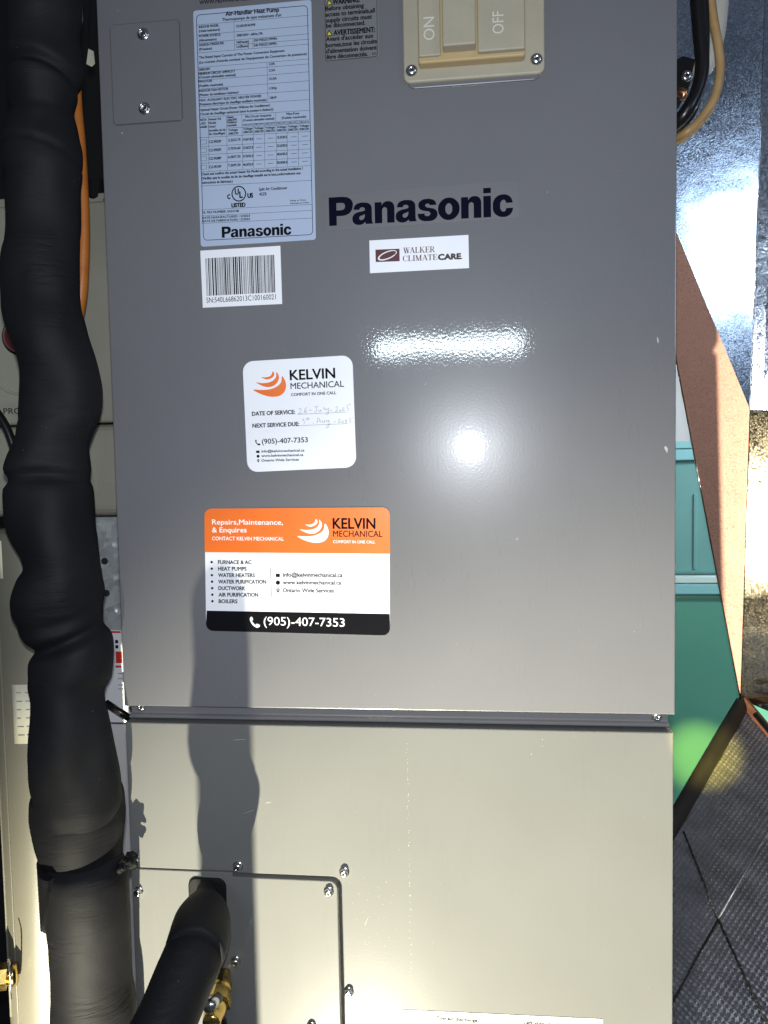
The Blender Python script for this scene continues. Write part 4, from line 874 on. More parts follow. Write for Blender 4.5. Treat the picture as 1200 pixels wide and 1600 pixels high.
  ('P',[(149.27,124.64),(153.1,124.63),(153.02,121.61),(149.18,121.62)],'k'),
  ('P',[(153.03,116.46),(152.84,115.66),(152.33,115.0),(151.6,114.59),(150.77,114.51),(149.99,114.77),(149.39,115.31),(149.07,116.06),(149.09,116.88),(149.45,117.63),(150.08,118.17),(150.88,118.42),(151.7,118.34),(152.41,117.93),(152.88,117.26)],'k'),
  ('P',[(152.54,109.8),(152.39,109.19),(152.0,108.68),(151.44,108.36),(150.8,108.3),(150.2,108.49),(149.73,108.91),(149.49,109.49),(149.51,110.12),(149.78,110.7),(150.27,111.12),(150.88,111.31),(151.52,111.24),(152.06,110.93),(152.42,110.42)],'k'),
  ('P',[(149.6,109.2),(152.37,109.2),(150.92,106.92)],'k'),
  ('P',[(151.62,109.8),(151.56,109.56),(151.4,109.35),(151.18,109.23),(150.92,109.2),(150.68,109.28),(150.49,109.45),(150.4,109.68),(150.4,109.93),(150.51,110.16),(150.71,110.33),(150.95,110.41),(151.21,110.38),(151.43,110.25),(151.57,110.05)],'w'),
  ('T','(905)-407-7353',136.82,77.53,211.42,76.31,7.63,0.005,'w',0),
  ('P',[(123.98,83.66),(124.38,84.4),(125.01,84.97),(125.61,85.14),(126.16,84.67),(126.67,83.81),(126.94,82.99),(126.75,82.38),(126.31,81.81),(126.09,81.22),(126.3,80.57),(126.73,79.9),(127.23,79.27),(127.77,78.63),(128.37,78.03),(128.97,77.71),(129.48,77.94),(129.97,78.45),(130.58,78.7),(131.52,78.43),(132.57,77.91),(133.22,77.34),(133.23,76.73),(132.83,76.07),(132.28,75.57),(131.61,75.24),(130.79,75.07),(129.88,75.17),(128.87,75.65),(127.77,76.41),(126.77,77.31),(125.88,78.37),(125.09,79.58),(124.49,80.73),(124.11,81.8),(123.93,82.81)],'w'),
 ],
 'discharge': [
  ('T','Top air discharge',288.61,-288.41,326.14,-288.79,2.95,0.05,'k',0),
 ],
 'discharge_side': [
  ('T','Left side air discharge',367.73,-287.77,416.05,-288.48,2.91,0.05,'k',0),
 ],
 'magnet_band': [
  (83.38,144.71),
  (253.94,142.08),
  (83.43,90.71),
  (252.48,88.01),
 ],
}

INKS = dict(k=M['black'], n=M['navy'], m=M['maroon'], b=M['ink_brown'], o=M['orange'], w=M['white_ink'], g=M['pen'], y=M['yellow'])

# ------------------------------------------------------------------ setting
obj('floor', prism([(-2, -1.34), (3, -1.34), (3, -1.30), (-2, -1.30)], -2.6, 2.2), M['floor'], kind='structure')
obj('back_wall', prism([(0.45, -1.30), (3, -1.30), (3, 2), (0.45, 2)], 1.42, 1.46), M['wall'], kind='structure')
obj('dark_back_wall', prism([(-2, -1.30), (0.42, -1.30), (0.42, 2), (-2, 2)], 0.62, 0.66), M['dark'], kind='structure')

# ------------------------------------------------------------------ air handler
AH = thing('air_handler', (0.25, 0.25, -1.30), 'tall grey enamelled steel air handler covered with labels and stickers', 'air handler')
def part(name, me, m, parent=None, label=None, smooth=False):
    o = obj(name, me, m, parent or AH, label=label, smooth=smooth)
    if (parent or AH) is AH: put(o)
    return o

bm = bmesh.new(); box(bm, 0.006, 0.494, 0.024, 0.54, -1.30, 0.95)
part('cabinet_body', bm, M['body'])
door = part('upper_door', prism([(0, 0), (0.4998, 0), (0.4998, 0.92), (0, 0.92)], 0.0, 0.022, 0.0012, 3), M['paint'])

# channel between door and lower panel
bm = bmesh.new()
prof = [(0.0225, 0.004), (0.0130, 0.003), (0.0115, 0.000), (0.0112, -0.0085), (0.0104, -0.0096), (0.0070, -0.0104), (0.0056, -0.0118), (0.0056, -0.0126), (0.0068, -0.0136), (0.0120, -0.0144), (0.0225, -0.0146)]
ra = [bm.verts.new((0.002, y, z)) for y, z in prof]; rb = [bm.verts.new((0.4965, y, z)) for y, z in prof]
for i in range(len(prof) - 1): bm.faces.new((ra[i], rb[i], rb[i + 1], ra[i + 1]))
bm.faces.new(ra[::-1]); bm.faces.new(rb)
bmesh.ops.recalc_face_normals(bm, faces=bm.faces[:])
part('seam_channel', bm, M['paint'])

# lower panel, with a rounded cut-out for the pipe access plate
cx1, cz1, rr_ = 0.2030, -0.1575, 0.009
cut = [(0.1005, cz1), (cx1 - rr_, cz1)] + [(cx1 - rr_ + rr_ * math.sin(rad(a)), cz1 - rr_ + rr_ * math.cos(rad(a))) for a in range(15, 90, 15)] + [(cx1, cz1 - rr_), (cx1, -0.75)]
outline = [(0.0005, -0.0158), (0.0005, -0.1562), (0.1005, -0.1562)] + cut + [(0.4985, -0.75), (0.4985, -0.0158)]
lower = part('lower_panel', prism(outline, 0.0, 0.022, 0.0010, 2), M['paint_low'])
bm = bmesh.new(); box(bm, 0.002, 0.4965, 0.001, 0.022, -1.25, -0.752)
part('plinth_panel', bm, M['paint_low'])

# access plate
ex1, ez1 = 0.1992, -0.1612
pl = [(0.0008, -0.1570), (0.0008, -0.75), (ex1, -0.75), (ex1, ez1 - 0.008)] + [(ex1 - 0.008 + 0.008 * math.cos(rad(a)), ez1 - 0.008 + 0.008 * math.sin(rad(a))) for a in range(15, 90, 15)] + [(ex1 - 0.008, ez1), (0.1000, ez1), (0.1000, -0.1570)]
access = part('access_plate', prism(pl, -0.0008, 0.012, 0.0008, 2), M['paint_low'])

# knock-out plate, top left
plate = part('cover_plate', prism(rrect(0.0124, 0.5300, 0.0758, 0.6160, 0.003), -0.0016, 0.004, 0.0007, 2), M['paint'])
# embossed outline the plate sits in
bm = bmesh.new()
fr = rrect(0.0117, 0.5292, 0.0766, 0.6168, 0.004); fr2 = rrect(0.0122, 0.5298, 0.0760, 0.6162, 0.003)
for i in range(len(fr)):
    j = (i + 1) % len(fr)
    bm.faces.new([bm.verts.new((x, -0.0002, z)) for x, z in (fr[i], fr2[i], fr2[j], fr[j])])
part('plate_gap', bm, M['gap'], plate)

# screws: hexagonal washer head and domed pan head, sharing their meshes
def cross_me(r, h):
    bm = bmesh.new()
    for a in (25, 115):
        b2 = bmesh.new(); box(b2, -r, r, -h - 0.00006, -h + 0.0004, -r * 0.24, r * 0.24)
        bmesh.ops.rotate(b2, verts=b2.verts, matrix=Matrix.Rotation(rad(a), 3, 'Y'))
        t = bpy.data.meshes.new('t'); b2.to_mesh(t); b2.free(); bm.from_mesh(t); bpy.data.meshes.remove(t)
    me = bpy.data.meshes.new('cross_slot'); bm.to_mesh(me); bm.free(); me.materials.append(M['slot'])
    return me
pan = bpy.data.meshes.new('screw'); b_ = lathe([(0.0046, -0.0006), (0.0047, 0.0003), (0.0042, 0.0014), (0.0032, 0.0023), (0.0020, 0.0027), (0.0015, 0.0026), (0.0009, 0.0020), (0, 0.0018)], 28); b_.to_mesh(pan); b_.free()
pan.materials.append(M['screw'])
tall = bpy.data.meshes.new('tall_screw'); b_ = lathe([(0.0050, 0.0), (0.0052, 0.0006), (0.0044, 0.0010), (0.0040, 0.0012), (0.0040, 0.0042), (0.0034, 0.0052), (0.0020, 0.0058), (0.0014, 0.0056), (0.0008, 0.0048), (0, 0.0046)], 28); b_.to_mesh(tall); b_.free()
tall.materials.append(M['screw'])
hexw = bpy.data.meshes.new('washer_screw'); b_ = lathe([(0.0058, -0.0004), (0.0060, 0.0005), (0.0052, 0.0010), (0.0044, 0.0011), (0.0042, 0.0030), (0.0036, 0.0034), (0.0030, 0.0030), (0.0026, 0.0018), (0, 0.0015)], 28); b_.to_mesh(hexw); b_.free()
hexw.materials.append(M['screw'])
for me_ in (pan, tall, hexw):
    me_.polygons.foreach_set('use_smooth', [True] * len(me_.polygons)); me_.update()
CRS = {pan: cross_me(0.0022, 0.0024), tall: cross_me(0.0024, 0.0056), hexw: cross_me(0.0021, 0.0020)}
def screw(me, x, z, y=0.0, k=1.0, rot=0.0, parent=None, tilt=0.0):
    o = bpy.data.objects.new('screw', me); COL.objects.link(o)
    o.parent = parent or AH
    o.location = (x, y, z); o.scale = (k, k, k); o.rotation_euler = (tilt, rot, 0)
    if (parent or AH) is AH: put(o)
    c = bpy.data.objects.new('cross_slot', CRS[me]); COL.objects.link(c); c.parent = o
    return o
screw(hexw, 0.0432, 0.6057, -0.0016, 0.90, 0.3); screw(hexw, 0.0419, 0.5418, -0.0016, 0.90, 1.0)
screw(pan, 0.0118, -0.0040, 0.0112, 1.0, 0.2); screw(pan, 0.4870, -0.0058, 0.0112, 1.0, 0.8)
for i, (x, z, yy) in enumerate([(0.0050, -0.1478, 0), (0.1053, -0.1507, 0), (0.2059, -0.1521, 0), (0.2075, -0.2668, 0)]):
    screw(tall, x, z, yy, 0.92, i * 0.7, tilt=0.05 * (-1) ** i)
for i, (x, z) in enumerate([(0.0073, -0.1790), (0.1911, -0.1710), (0.1006, -0.2423), (0.1716, -0.3020)]):
    screw(tall, x, z, -0.0008, 0.92, 0.4 + i * 0.9, tilt=-0.06)

# ---- stickers and labels (parts of the unit, print as their sub-parts)
def sticker(name, pts_mm, r, m, label, y=0.0, th=0.0004, crn=None):
    """label sheet through four corners (bl, br, tr, tl) in mm with rounded corners"""
    P = [Vector((p[0] / 1000, p[1] / 1000)) for p in pts_mm]; out = []
    for i in range(4):
        p, a, b = P[i], P[i - 1], P[(i + 1) % 4]
        if r <= 0: out.append(tuple(p)); continue
        u = (a - p).normalized(); v = (b - p).normalized(); rr = r / 1000
        for j in range(6):
            t = rad(90 * j / 5)
            q = p + (u + v) * rr - v * rr * math.sin(t) * 1.0 - u * rr * math.cos(t) * 1.0
            out.append(tuple(p + u * rr * (1 - math.sin(t)) + v * rr * (1 - math.cos(t))))
    bm = prism(out, y - th, y + 0.0002, 0.0001, 1)
    return part(name, bm, m, label=label)
YS = -0.00046
s = sticker('rating_label', [(88.9, 419.0), (193.6, 420.0), (194.6, 623.3), (88.9, 622.6)], 2.5, M['silver_label'], 'pale blue rating label of fine black print')
print_layer(s, 'rating', YS, INKS)
s = sticker('serial_sticker', [(88.9, 365.3), (161.8, 365.6), (161.5, 416.4), (88.3, 415.7)], 0, M['white'], 'white barcode sticker with serial number')
print_layer(s, 'barcode', YS, INKS)
s = sticker('warning_label', [(206.2, 570.6), (252.6, 571.9), (253.0, 640.0), (206.6, 638.0)], 2.0, M['grey_label'], 'grey bilingual warning label beside the switch', th=0.0003)
print_layer(s, 'warning', YS, INKS)
s = sticker('logo_decal', [(201.5, 426.8), (370.2, 429.4), (369.7, 461.4), (200.9, 458.2)], 0.5, M['clear_film'], 'large dark navy wordmark on clear film', th=0.0002)
print_layer(s, 'logo', YS, INKS)
s = sticker('dealer_sticker', [(240.8, 388.8), (327.0, 389.2), (326.8, 417.3), (240.8, 416.9)], 0, M['white'], 'small white sticker with maroon emblem')
print_layer(s, 'walker', YS, INKS)
s = sticker('service_sticker', [(125.6, 217.0), (225.2, 219.7), (223.8, 318.6), (124.0, 316.2)], 9.5, M['white'], 'white rounded service record sticker with handwritten dates')
print_layer(s, 'service', YS, INKS)
s = sticker('instruction_label', [(256.2, -340.0), (438.0, -340.0), (438.0, -278.7), (256.3, -281.2)], 0, M['plain_label'], 'white instruction label at the very bottom')
print_layer(s, 'discharge', YS, INKS); print_layer(s, 'discharge_side', YS, INKS)
part('stencilled_address', bpy.data.meshes.new('tmp'), M['black']) if False else None
print_layer(door, 'url', -0.0003, INKS)

# contact magnet in three printed bands
bl, br, tr, tl = (82.2, 72.0), (252.4, 68.4), (254.3, 183.6), (84.4, 184.6)
mg = sticker('contact_magnet', [bl, br, tr, tl], 6.5, M['white'], 'orange, white and black contact magnet', th=0.0007)
def band(name, top, m):
    def edge(a, b, z):
        t = (z - a[1]) / (b[1] - a[1]); return a[0] + (b[0] - a[0]) * t
    r = 6.5; o = []
    B = [Vector(p) for p in (bl, br, tr, tl)]
    mb = [Vector(p) for p in PRINT['magnet_band']]
    def corner(i):
        p, a, b = B[i], B[i - 1], B[(i + 1) % 4]; u = (a - p).normalized(); v = (b - p).normalized()
        return [tuple(p + u * r * (1 - math.sin(rad(18 * j))) + v * r * (1 - math.cos(rad(18 * j)))) for j in range(6)]
    if top: o = [tuple(mb[0]), tuple(mb[1])] + corner(2) + corner(3)
    else: o = corner(0) + corner(1) + [tuple(mb[3]), tuple(mb[2])]
    bm = prism([(x / 1000, z / 1000) for x, z in o], -0.00078, -0.0006)
    return part(name, bm, m, mg)
band('orange_band', True, M['orange']); band('black_band', False, M['black'])
print_layer(mg, 'magnet', -0.00084, INKS)

# dust specks, drips and small chips in the enamel
def specks(name, pts, parent):
    bm = bmesh.new()
    for x, z, rx, rz, a in pts:
        n = 7; ca, sa = math.cos(a), math.sin(a); vs = []
        for i in range(n):
            t = 2 * math.pi * i / n; k = 1 + 0.3 * random.uniform(-1, 1)
            u, v = rx * math.cos(t) * k, rz * math.sin(t) * k
            vs.append(bm.verts.new((x + u * ca - v * sa, -0.00012, z + u * sa + v * ca)))
        bm.faces.new(vs[::-1])
    bm.normal_update()
    bmesh.ops.reverse_faces(bm, faces=[f for f in bm.faces if f.normal.y > 0])
    o = part(name, bm, M['dust'], parent); o['kind'] = 'stuff'
    return o
lo_p = []
for i in range(64):
    z = -0.030 - 0.245 * i / 64 + random.uniform(-.0015, .0015)
    if random.random() < 0.75: lo_p.append((0.2660 + random.gauss(0, .0004), z, random.uniform(.00015, .0004), random.uniform(.00025, .0007), 0))
for i in range(70):
    lo_p.append((random.gauss(0.228, 0.012), random.uniform(-.28, -.16), random.uniform(.0001, .00026), random.uniform(.0001, .0005), random.uniform(-.3, .3)))
for i in range(40):
    lo_p.append((random.uniform(0.21, 0.49), random.uniform(-.28, -.02), random.uniform(.0001, .00028), random.uniform(.0001, .0003), 0))
for x, z, l, a in ((0.118, -0.098, 0.006, 1.2), (0.136, -0.089, 0.003, 1.4), (0.11, -0.030, 0.007, 1.5), (0.225, -0.20, 0.004, 0.4)): lo_p.append((x, z, 0.00018, l, -a))
specks('dust_specks', lo_p, lower)
hi_p = [((0.4847, 0.0000, 0.3217)[0], (0.4847, 0.0000, 0.3217)[2], .0006, .0028, .15), ((0.4918, 0.0000, 0.2299)[0], (0.4918, 0.0000, 0.2299)[2], .0012, .0030, .3), ((0.4951, 0.0000, 0.1681)[0], (0.4951, 0.0000, 0.1681)[2], .0012, .0014, 0),
        ((0.3658, 0.0000, 0.1544)[0], (0.3658, 0.0000, 0.1544)[2], .0003, .0014, -.6), ((0.2879, 0.0000, 0.2913)[0], (0.2879, 0.0000, 0.2913)[2], .0004, .0016, -.5), ((0.3936, 0.0000, 0.4496)[0], (0.3936, 0.0000, 0.4496)[2], .0003, .0005, 0), ((0.0196, 0.0000, 0.5227)[0], (0.0196, 0.0000, 0.5227)[2], .0011, .0005, 0)]
for i in range(90):
    hi_p.append((random.gauss(0.30, 0.09), random.gauss(0.22, 0.12), random.uniform(.00008, .00026), random.uniform(.00008, .0004), random.uniform(-.5, .5)))
hi_p = [p for p in hi_p if 0.005 < p[0] < 0.495 and p[1] > 0.004]
specks('dust_specks', hi_p, door)

# ---- service switch with its moulded cover
SW = thing('x', (0, 0, 0), 'x', 'x'); bpy.data.objects.remove(SW)
def bowed(x0, z0, x1, z1, r, bow):
    o = []
    for x, z in rrect(x0, z0, x1, z1, r):
        t = (x - x0) / (x1 - x0)
        if z < z0 + 0.02: z -= bow * math.sin(math.pi * min(max(t, 0), 1))
        o.append((x, z))
    return o
bez = part('switch_cover', prism(rrect(0.2735, 0.5455, 0.3920, 0.7000, 0.006), -0.0045, 0.001, 0.0018, 3), M['plastic'], label='aged translucent switch cover plate')
part('switch_gasket', prism(bowed(0.2765, 0.5425, 0.3890, 0.70, 0.006, 0.0030), -0.0016, 0.001, 0.0008, 2), M['clear_film'], bez)
zbk = (0.3318, -0.0135, 0.5562)[2]; sx0, sx1 = (0.2868, -0.0135, 0.5767)[0], (0.3754, -0.0135, 0.5697)[0]
part('raised_block', prism(rrect(sx0, zbk, sx1, 0.72, 0.0025), -0.0135, -0.004, 0.0016, 3), M['plastic_edge'], bez)
ox0, ox1, oz = (0.2875, -0.0160, 0.5753)[0], (0.3056, -0.0160, 0.5739)[0], (0.2969, -0.0160, 0.5606)[2]
part('on_paddle', prism(rrect(ox0, oz, ox1, 0.72, 0.0012), -0.0160, -0.0130, 0.0010, 3), M['plastic'], bez)
tx0, tx1, tz = (0.3075, -0.0240, 0.5796)[0], (0.3346, -0.0240, 0.5774)[0], (0.3209, -0.0240, 0.5634)[2]
part('toggle_bar', prism(rrect(tx0, tz, tx1, 0.72, 0.0015), -0.0240, -0.0130, 0.0014, 3), M['plastic'], bez)
fx0, fx1, fz = (0.3362, -0.0180, 0.5806)[0], (0.3747, -0.0180, 0.5775)[0], (0.3553, -0.0180, 0.5598)[2]
part('off_paddle', prism(rrect(fx0, fz, fx1, 0.72, 0.0015), -0.0180, -0.0130, 0.0012, 3), M['plastic'], bez)
def upright(txt, x, z, h, L, y, parent):
    v, f = glyphs(txt, 0.012); xa = min(p[0] for p in v); xb = max(p[0] for p in v)
    me = bpy.data.meshes.new('letters'); k = L / (xb - xa); kh = h / CAP
    me.from_pydata([(x - q[1] * kh, y, z + (q[0] - xa) * k) for q in v], [], f); me.update()
    o = part('letters', me, M['plastic_text'], parent)
    md = o.modifiers.new('thickness', 'SOLIDIFY'); md.thickness = 0.0004; md.offset = 0
    return o
on0, on1 = (0.3008, -0.0162, 0.5731), (0.3011, -0.0162, 0.5916)
upright('ON', on0[0], on0[2], 0.0090, on1[2] - on0[2], -0.0162, bez)
of0, of1 = (0.3575, -0.0182, 0.5727), (0.3572, -0.0182, 0.5905)
upright('OFF', of0[0], of0[2], 0.0090, of1[2] - of0[2], -0.0182, bez)
screw(pan, 0.2805, 0.5553, -0.0045, 1.1, 0.1); screw(pan, 0.3850, 0.5568, -0.0045, 1.1, 0.6)

# hole in the access plate with its black rubber grommet
part('pipe_grommet', prism(rrect(0.0570, -0.1970, 0.0935, -0.1625, 0.008), -0.0030, 0.0, 0.0015, 3), M['rubber'])

# ------------------------------------------------------------------ stub pipe leaving the access plate
SP = thing('insulated_stub_pipe', (0.076, -0.02, -0.18), 'short black insulated pipe leaving a grommet low on the unit', 'pipe')
def spart(name, me, m, smooth=True, parent=None):
    o = obj(name, me, m, parent or SP, smooth=smooth)
    if parent is None: put(o)
    return o
cpath = [(0.0735, 0.0, -0.1735), (0.0779, -0.0120, -0.1691), (0.0830, -0.0300, -0.1706)]
spart('copper_tube', tube(spline(cpath, 5), 0.0062, 20), M['copper'])
spart('rubber_collar', tube(spline([(0.0772, -0.0100, -0.1691), (0.0815, -0.0240, -0.1694), (0.0859, -0.0380, -0.1693)], 6), [0.0085 + 0.0075 * (i / 12) ** 1.5 for i in range(13)], 28), M['rubber'])
def foam_sleeve(path, radii, n=44, wob=0.05, seed=0.0, cre=(), capn=True):
    pts = spline(path, 10); m = len(pts)
    rl = spline([(r, 0, 0) for r in radii], 10); rs = [v.x for v in rl]
    # rolled ends
    for i in range(4):
        rs[i] *= (0.86, 0.94, 0.98, 0.995)[i]; rs[m - 1 - i] *= (0.86, 0.94, 0.98, 0.995)[i]
    return tube(pts, rs, n, wob=wob, seed=seed)
spart('neck_sleeve', foam_sleeve([(0.0830, -0.0300, -0.1706), (0.0890, -0.0520, -0.1725), (0.0949, -0.0780, -0.1730), (0.0970, -0.0960, -0.1744)], [0.0160, 0.0240, 0.0252, 0.0248], seed=3.0), M['foam'])
spart('outer_sleeve', foam_sleeve([(0.0936, -0.0840, -0.1781), (0.0933, -0.1000, -0.1844), (0.0905, -0.1170, -0.1925), (0.0867, -0.1370, -0.2030), (0.0788, -0.1650, -0.2156), (0.0835, -0.210, -0.212), (0.0820, -0.258, -0.228), (0.0815, -0.270, -0.300), (0.0815, -0.270, -0.60), (0.0815, -0.270, -1.295)],
      [0.0246, 0.0248, 0.0244, 0.0234, 0.0215, 0.0202, 0.0202, 0.0202, 0.0202, 0.0202], seed=5.0), M['foam'])

# brass valve just below the stub pipe
BV = thing('brass_service_valve', (0.0888, -0.0300, -0.2653), 'brass valve half hidden under the short black pipe', 'valve')
def bpart(name, me, m, smooth=True):
    o = obj(name, me, m, BV, smooth=smooth); return put(o)
va = Vector((0.0896, 0.0000, -0.2555)); vb = Vector((0.0926, -0.0500, -0.2681))
bpart('valve_body', tube(spline([va, va.lerp(vb, .35), va.lerp(vb, .7), vb], 5), [0.006, 0.006, 0.0065, 0.0085, 0.010, 0.010, 0.0085, 0.0075, 0.0075, 0.0095, 0.010, 0.010, 0.009, 0.0085, 0.0085, 0.008], 12), M['brass'])
bpart('valve_nut', tube([va.lerp(vb, .42), va.lerp(vb, .62)], 0.0125, 6), M['brass'], False)
bpart('valve_cap', tube([Vector((0.0974, -0.0450, -0.2479)), Vector((0.0964, -0.0650, -0.2405))], [0.0050, 0.0055], 16), M['screw'])
bpart('handle', prism([(va.x - .004, va.z - .030), (va.x + .008, va.z - .030), (va.x + .008, va.z - .010), (va.x - .004, va.z - .010)], -0.030, -0.027, 0.001), M['rubber'], False)
bpart('capillary', tube(spline([(0.0962, -0.0300, -0.2769), (0.0984, -0.0300, -0.2828), (0.0964, -0.0300, -0.3073)], 5), 0.0024, 10), M['cable'])

# ------------------------------------------------------------------ thick insulated line on the left
LP = thing('insulated_refrigerant_line', (0.02, -0.030, -1.30), 'thick lumpy black foam insulated line running down the left side', 'pipe')
def lpart(name, me, m, smooth=True, parent=None):
    o = obj(name, me, m, parent or LP, smooth=smooth)
    if parent is None: put(o)
    return o
UP = [(-0.0296, -0.0300, 0.6447, 0.0283), (-0.0308, -0.0300, 0.6137, 0.0291), (-0.0333, -0.0300, 0.5988, 0.0281), (-0.0345, -0.0300, 0.5854, 0.0297), (-0.0352, -0.0300, 0.5745, 0.0315), (-0.0357, -0.0300, 0.5638, 0.0325), (-0.0368, -0.0300, 0.5539, 0.0315), (-0.0382, -0.0300, 0.5420, 0.0280), (-0.0390, -0.0300, 0.5332, 0.0262), (-0.0408, -0.0300, 0.5236, 0.0290), (-0.0418, -0.0300, 0.5126, 0.0311), (-0.0417, -0.0300, 0.5018, 0.0321), (-0.0419, -0.0300, 0.4862, 0.0316), (-0.0412, -0.0300, 0.4775, 0.0301), (-0.0432, -0.0300, 0.4681, 0.0304), (-0.0457, -0.0300, 0.4468, 0.0312), (-0.0466, -0.0300, 0.4148, 0.0318), (-0.0471, -0.0300, 0.3881, 0.0321), (-0.0455, -0.0300, 0.3666, 0.0314), (-0.0418, -0.0300, 0.3502, 0.0318), (-0.0369, -0.0300, 0.3283, 0.0329), (-0.0348, -0.0300, 0.3092, 0.0340), (-0.0345, -0.0300, 0.2902, 0.0346), (-0.0357, -0.0300, 0.2712, 0.0339), (-0.0405, -0.0300, 0.2549, 0.0326), (-0.0446, -0.0300, 0.2440, 0.0331), (-0.0462, -0.0300, 0.2331, 0.0352), (-0.0472, -0.0300, 0.2166, 0.0370), (-0.0484, -0.0300, 0.1918, 0.0376), (-0.0472, -0.0300, 0.1751, 0.0369), (-0.0420, -0.0300, 0.1583, 0.0349), (-0.0365, -0.0300, 0.1442, 0.0322), (-0.0351, -0.0300, 0.1357, 0.0317), (-0.0375, -0.0300, 0.1276, 0.0346), (-0.0407, -0.0300, 0.1139, 0.0380), (-0.0424, -0.0300, 0.1028, 0.0385), (-0.0419, -0.0300, 0.0887, 0.0381), (-0.0370, -0.0300, 0.0775, 0.0387), (-0.0321, -0.0300, 0.0661, 0.0372), (-0.0309, -0.0300, 0.0547, 0.0362), (-0.0328, -0.0300, 0.0404, 0.0357), (-0.0361, -0.0300, 0.0299, 0.0344), (-0.0358, -0.0300, 0.0171, 0.0331), (-0.0335, -0.0300, 0.0001, 0.0337), (-0.0335, -0.0300, -0.0279, 0.0364), (-0.0312, -0.0300, -0.0505, 0.0379), (-0.0292, -0.0300, -0.0679, 0.0371), (-0.0282, -0.0300, -0.0831, 0.0345), (-0.0292, -0.0300, -0.0999, 0.0270)]
MID = [(-0.0340, -0.0260, -0.0583, 0.0257), (-0.0364, -0.0260, -0.0698, 0.0373), (-0.0361, -0.0260, -0.0805, 0.0406), (-0.0357, -0.0260, -0.0978, 0.0412), (-0.0361, -0.0260, -0.1129, 0.0393), (-0.0363, -0.0260, -0.1273, 0.0367), (-0.0341, -0.0260, -0.1376, 0.0338), (-0.0334, -0.0260, -0.1469, 0.0273)]
LOW = [(-0.0290, -0.0300, -0.1299, 0.0284), (-0.0294, -0.0300, -0.1361, 0.0347), (-0.0284, -0.0300, -0.1435, 0.0369), (-0.0271, -0.0300, -0.1549, 0.0375), (-0.0266, -0.0300, -0.1844, 0.0370), (-0.0271, -0.0300, -0.2145, 0.0357), (-0.0278, -0.0300, -0.2502, 0.0356), (-0.0275, -0.0300, -0.2733, 0.0373), (-0.0285, -0.0300, -0.3088, 0.0385)]
def contour_tube(rows, sub, n, seed, creases=(), wob=0.035, sway=0.006):
    P = spline([(r[0], r[1], r[2]) for r in rows], sub); Rr = [v.x for v in spline([(r[3], 0, 0) for r in rows], sub)]
    bm = bmesh.new(); rings = []
    for i, (p, r) in enumerate(zip(P, Rr)):
        ring = []
        cy = p.y + sway * noise.noise(Vector((seed, 0, p.z * 9)))
        for j in range(n):
            th = 2 * math.pi * j / n
            dx, dy = math.cos(th), math.sin(th)
            k = 1.0
            q = Vector((p.x + dx * r, cy + dy * r, p.z))
            k += wob * noise.noise(q * 24 + Vector((seed, 0, 0))) * (0.3 + 1.5 * abs(dy)) + 0.012 * noise.noise(q * 75)
            for zc, amp, wdt, tilt, curve in creases:
                zz = zc + tilt * dx - curve * (1 - max(0, -dy)) 
                k -= amp * math.exp(-((p.z - zz) / wdt) ** 2) * (0.35 + 0.65 * max(0, -dy))
            ring.append(bm.verts.new((p.x + dx * r * k, cy + dy * r * k, p.z)))
        rings.append(ring)
    for a, b in zip(rings[:-1], rings[1:]):
        for j in range(n): bm.faces.new((a[j], a[(j + 1) % n], b[(j + 1) % n], b[j]))
    bm.faces.new(rings[0]); bm.faces.new(rings[-1][::-1])
    bmesh.ops.recalc_face_normals(bm, faces=bm.faces[:])
    return bm
zc = lambda v: v
cr_ = [((-0.0169, -0.0650, 0.5659)[2], 0.24, 0.0048, -0.004, 0.010), ((-0.0200, -0.0650, 0.5022)[2], 0.10, 0.0016, -0.004, 0.012), ((-0.0209, -0.0650, 0.4251)[2], 0.03, 0.004, 0.003, 0.0),
       ((-0.0251, -0.0650, 0.2182)[2], 0.22, 0.0055, 0.001, 0.006), ((-0.0212, -0.0650, 0.2407)[2], 0.02, 0.01, 0.0, 0.0), ((-0.0227, -0.0650, 0.0857)[2], 0.05, 0.005, 0.006, -0.01), ((-0.0206, -0.0650, 0.0686)[2], 0.26, 0.0055, 0.010, -0.004), ((-0.0226, -0.0650, 0.2701)[2], 0.04, 0.003, 0.004, 0.0)]
# upper sleeve ends in a rounded lip that hangs over the next one
lpart('upper_sleeve', contour_tube(UP, 5, 64, 1.7, cr_, 0.10, 0.014), M['foam'])
lpart('middle_sleeve', contour_tube(MID, 6, 64, 4.2, ()), M['foam'])
lpart('lower_sleeve', contour_tube(LOW, 6, 64, 8.9, (), 0.02), M['foam'])
# inner run to the floor
lz = LOW[-1]
lpart('run_to_floor', tube([(lz[0], lz[1], lz[2] + 0.01), (lz[0] + 0.005, lz[1], -1.298)], lz[3] * 0.98, 32), M['foam'])
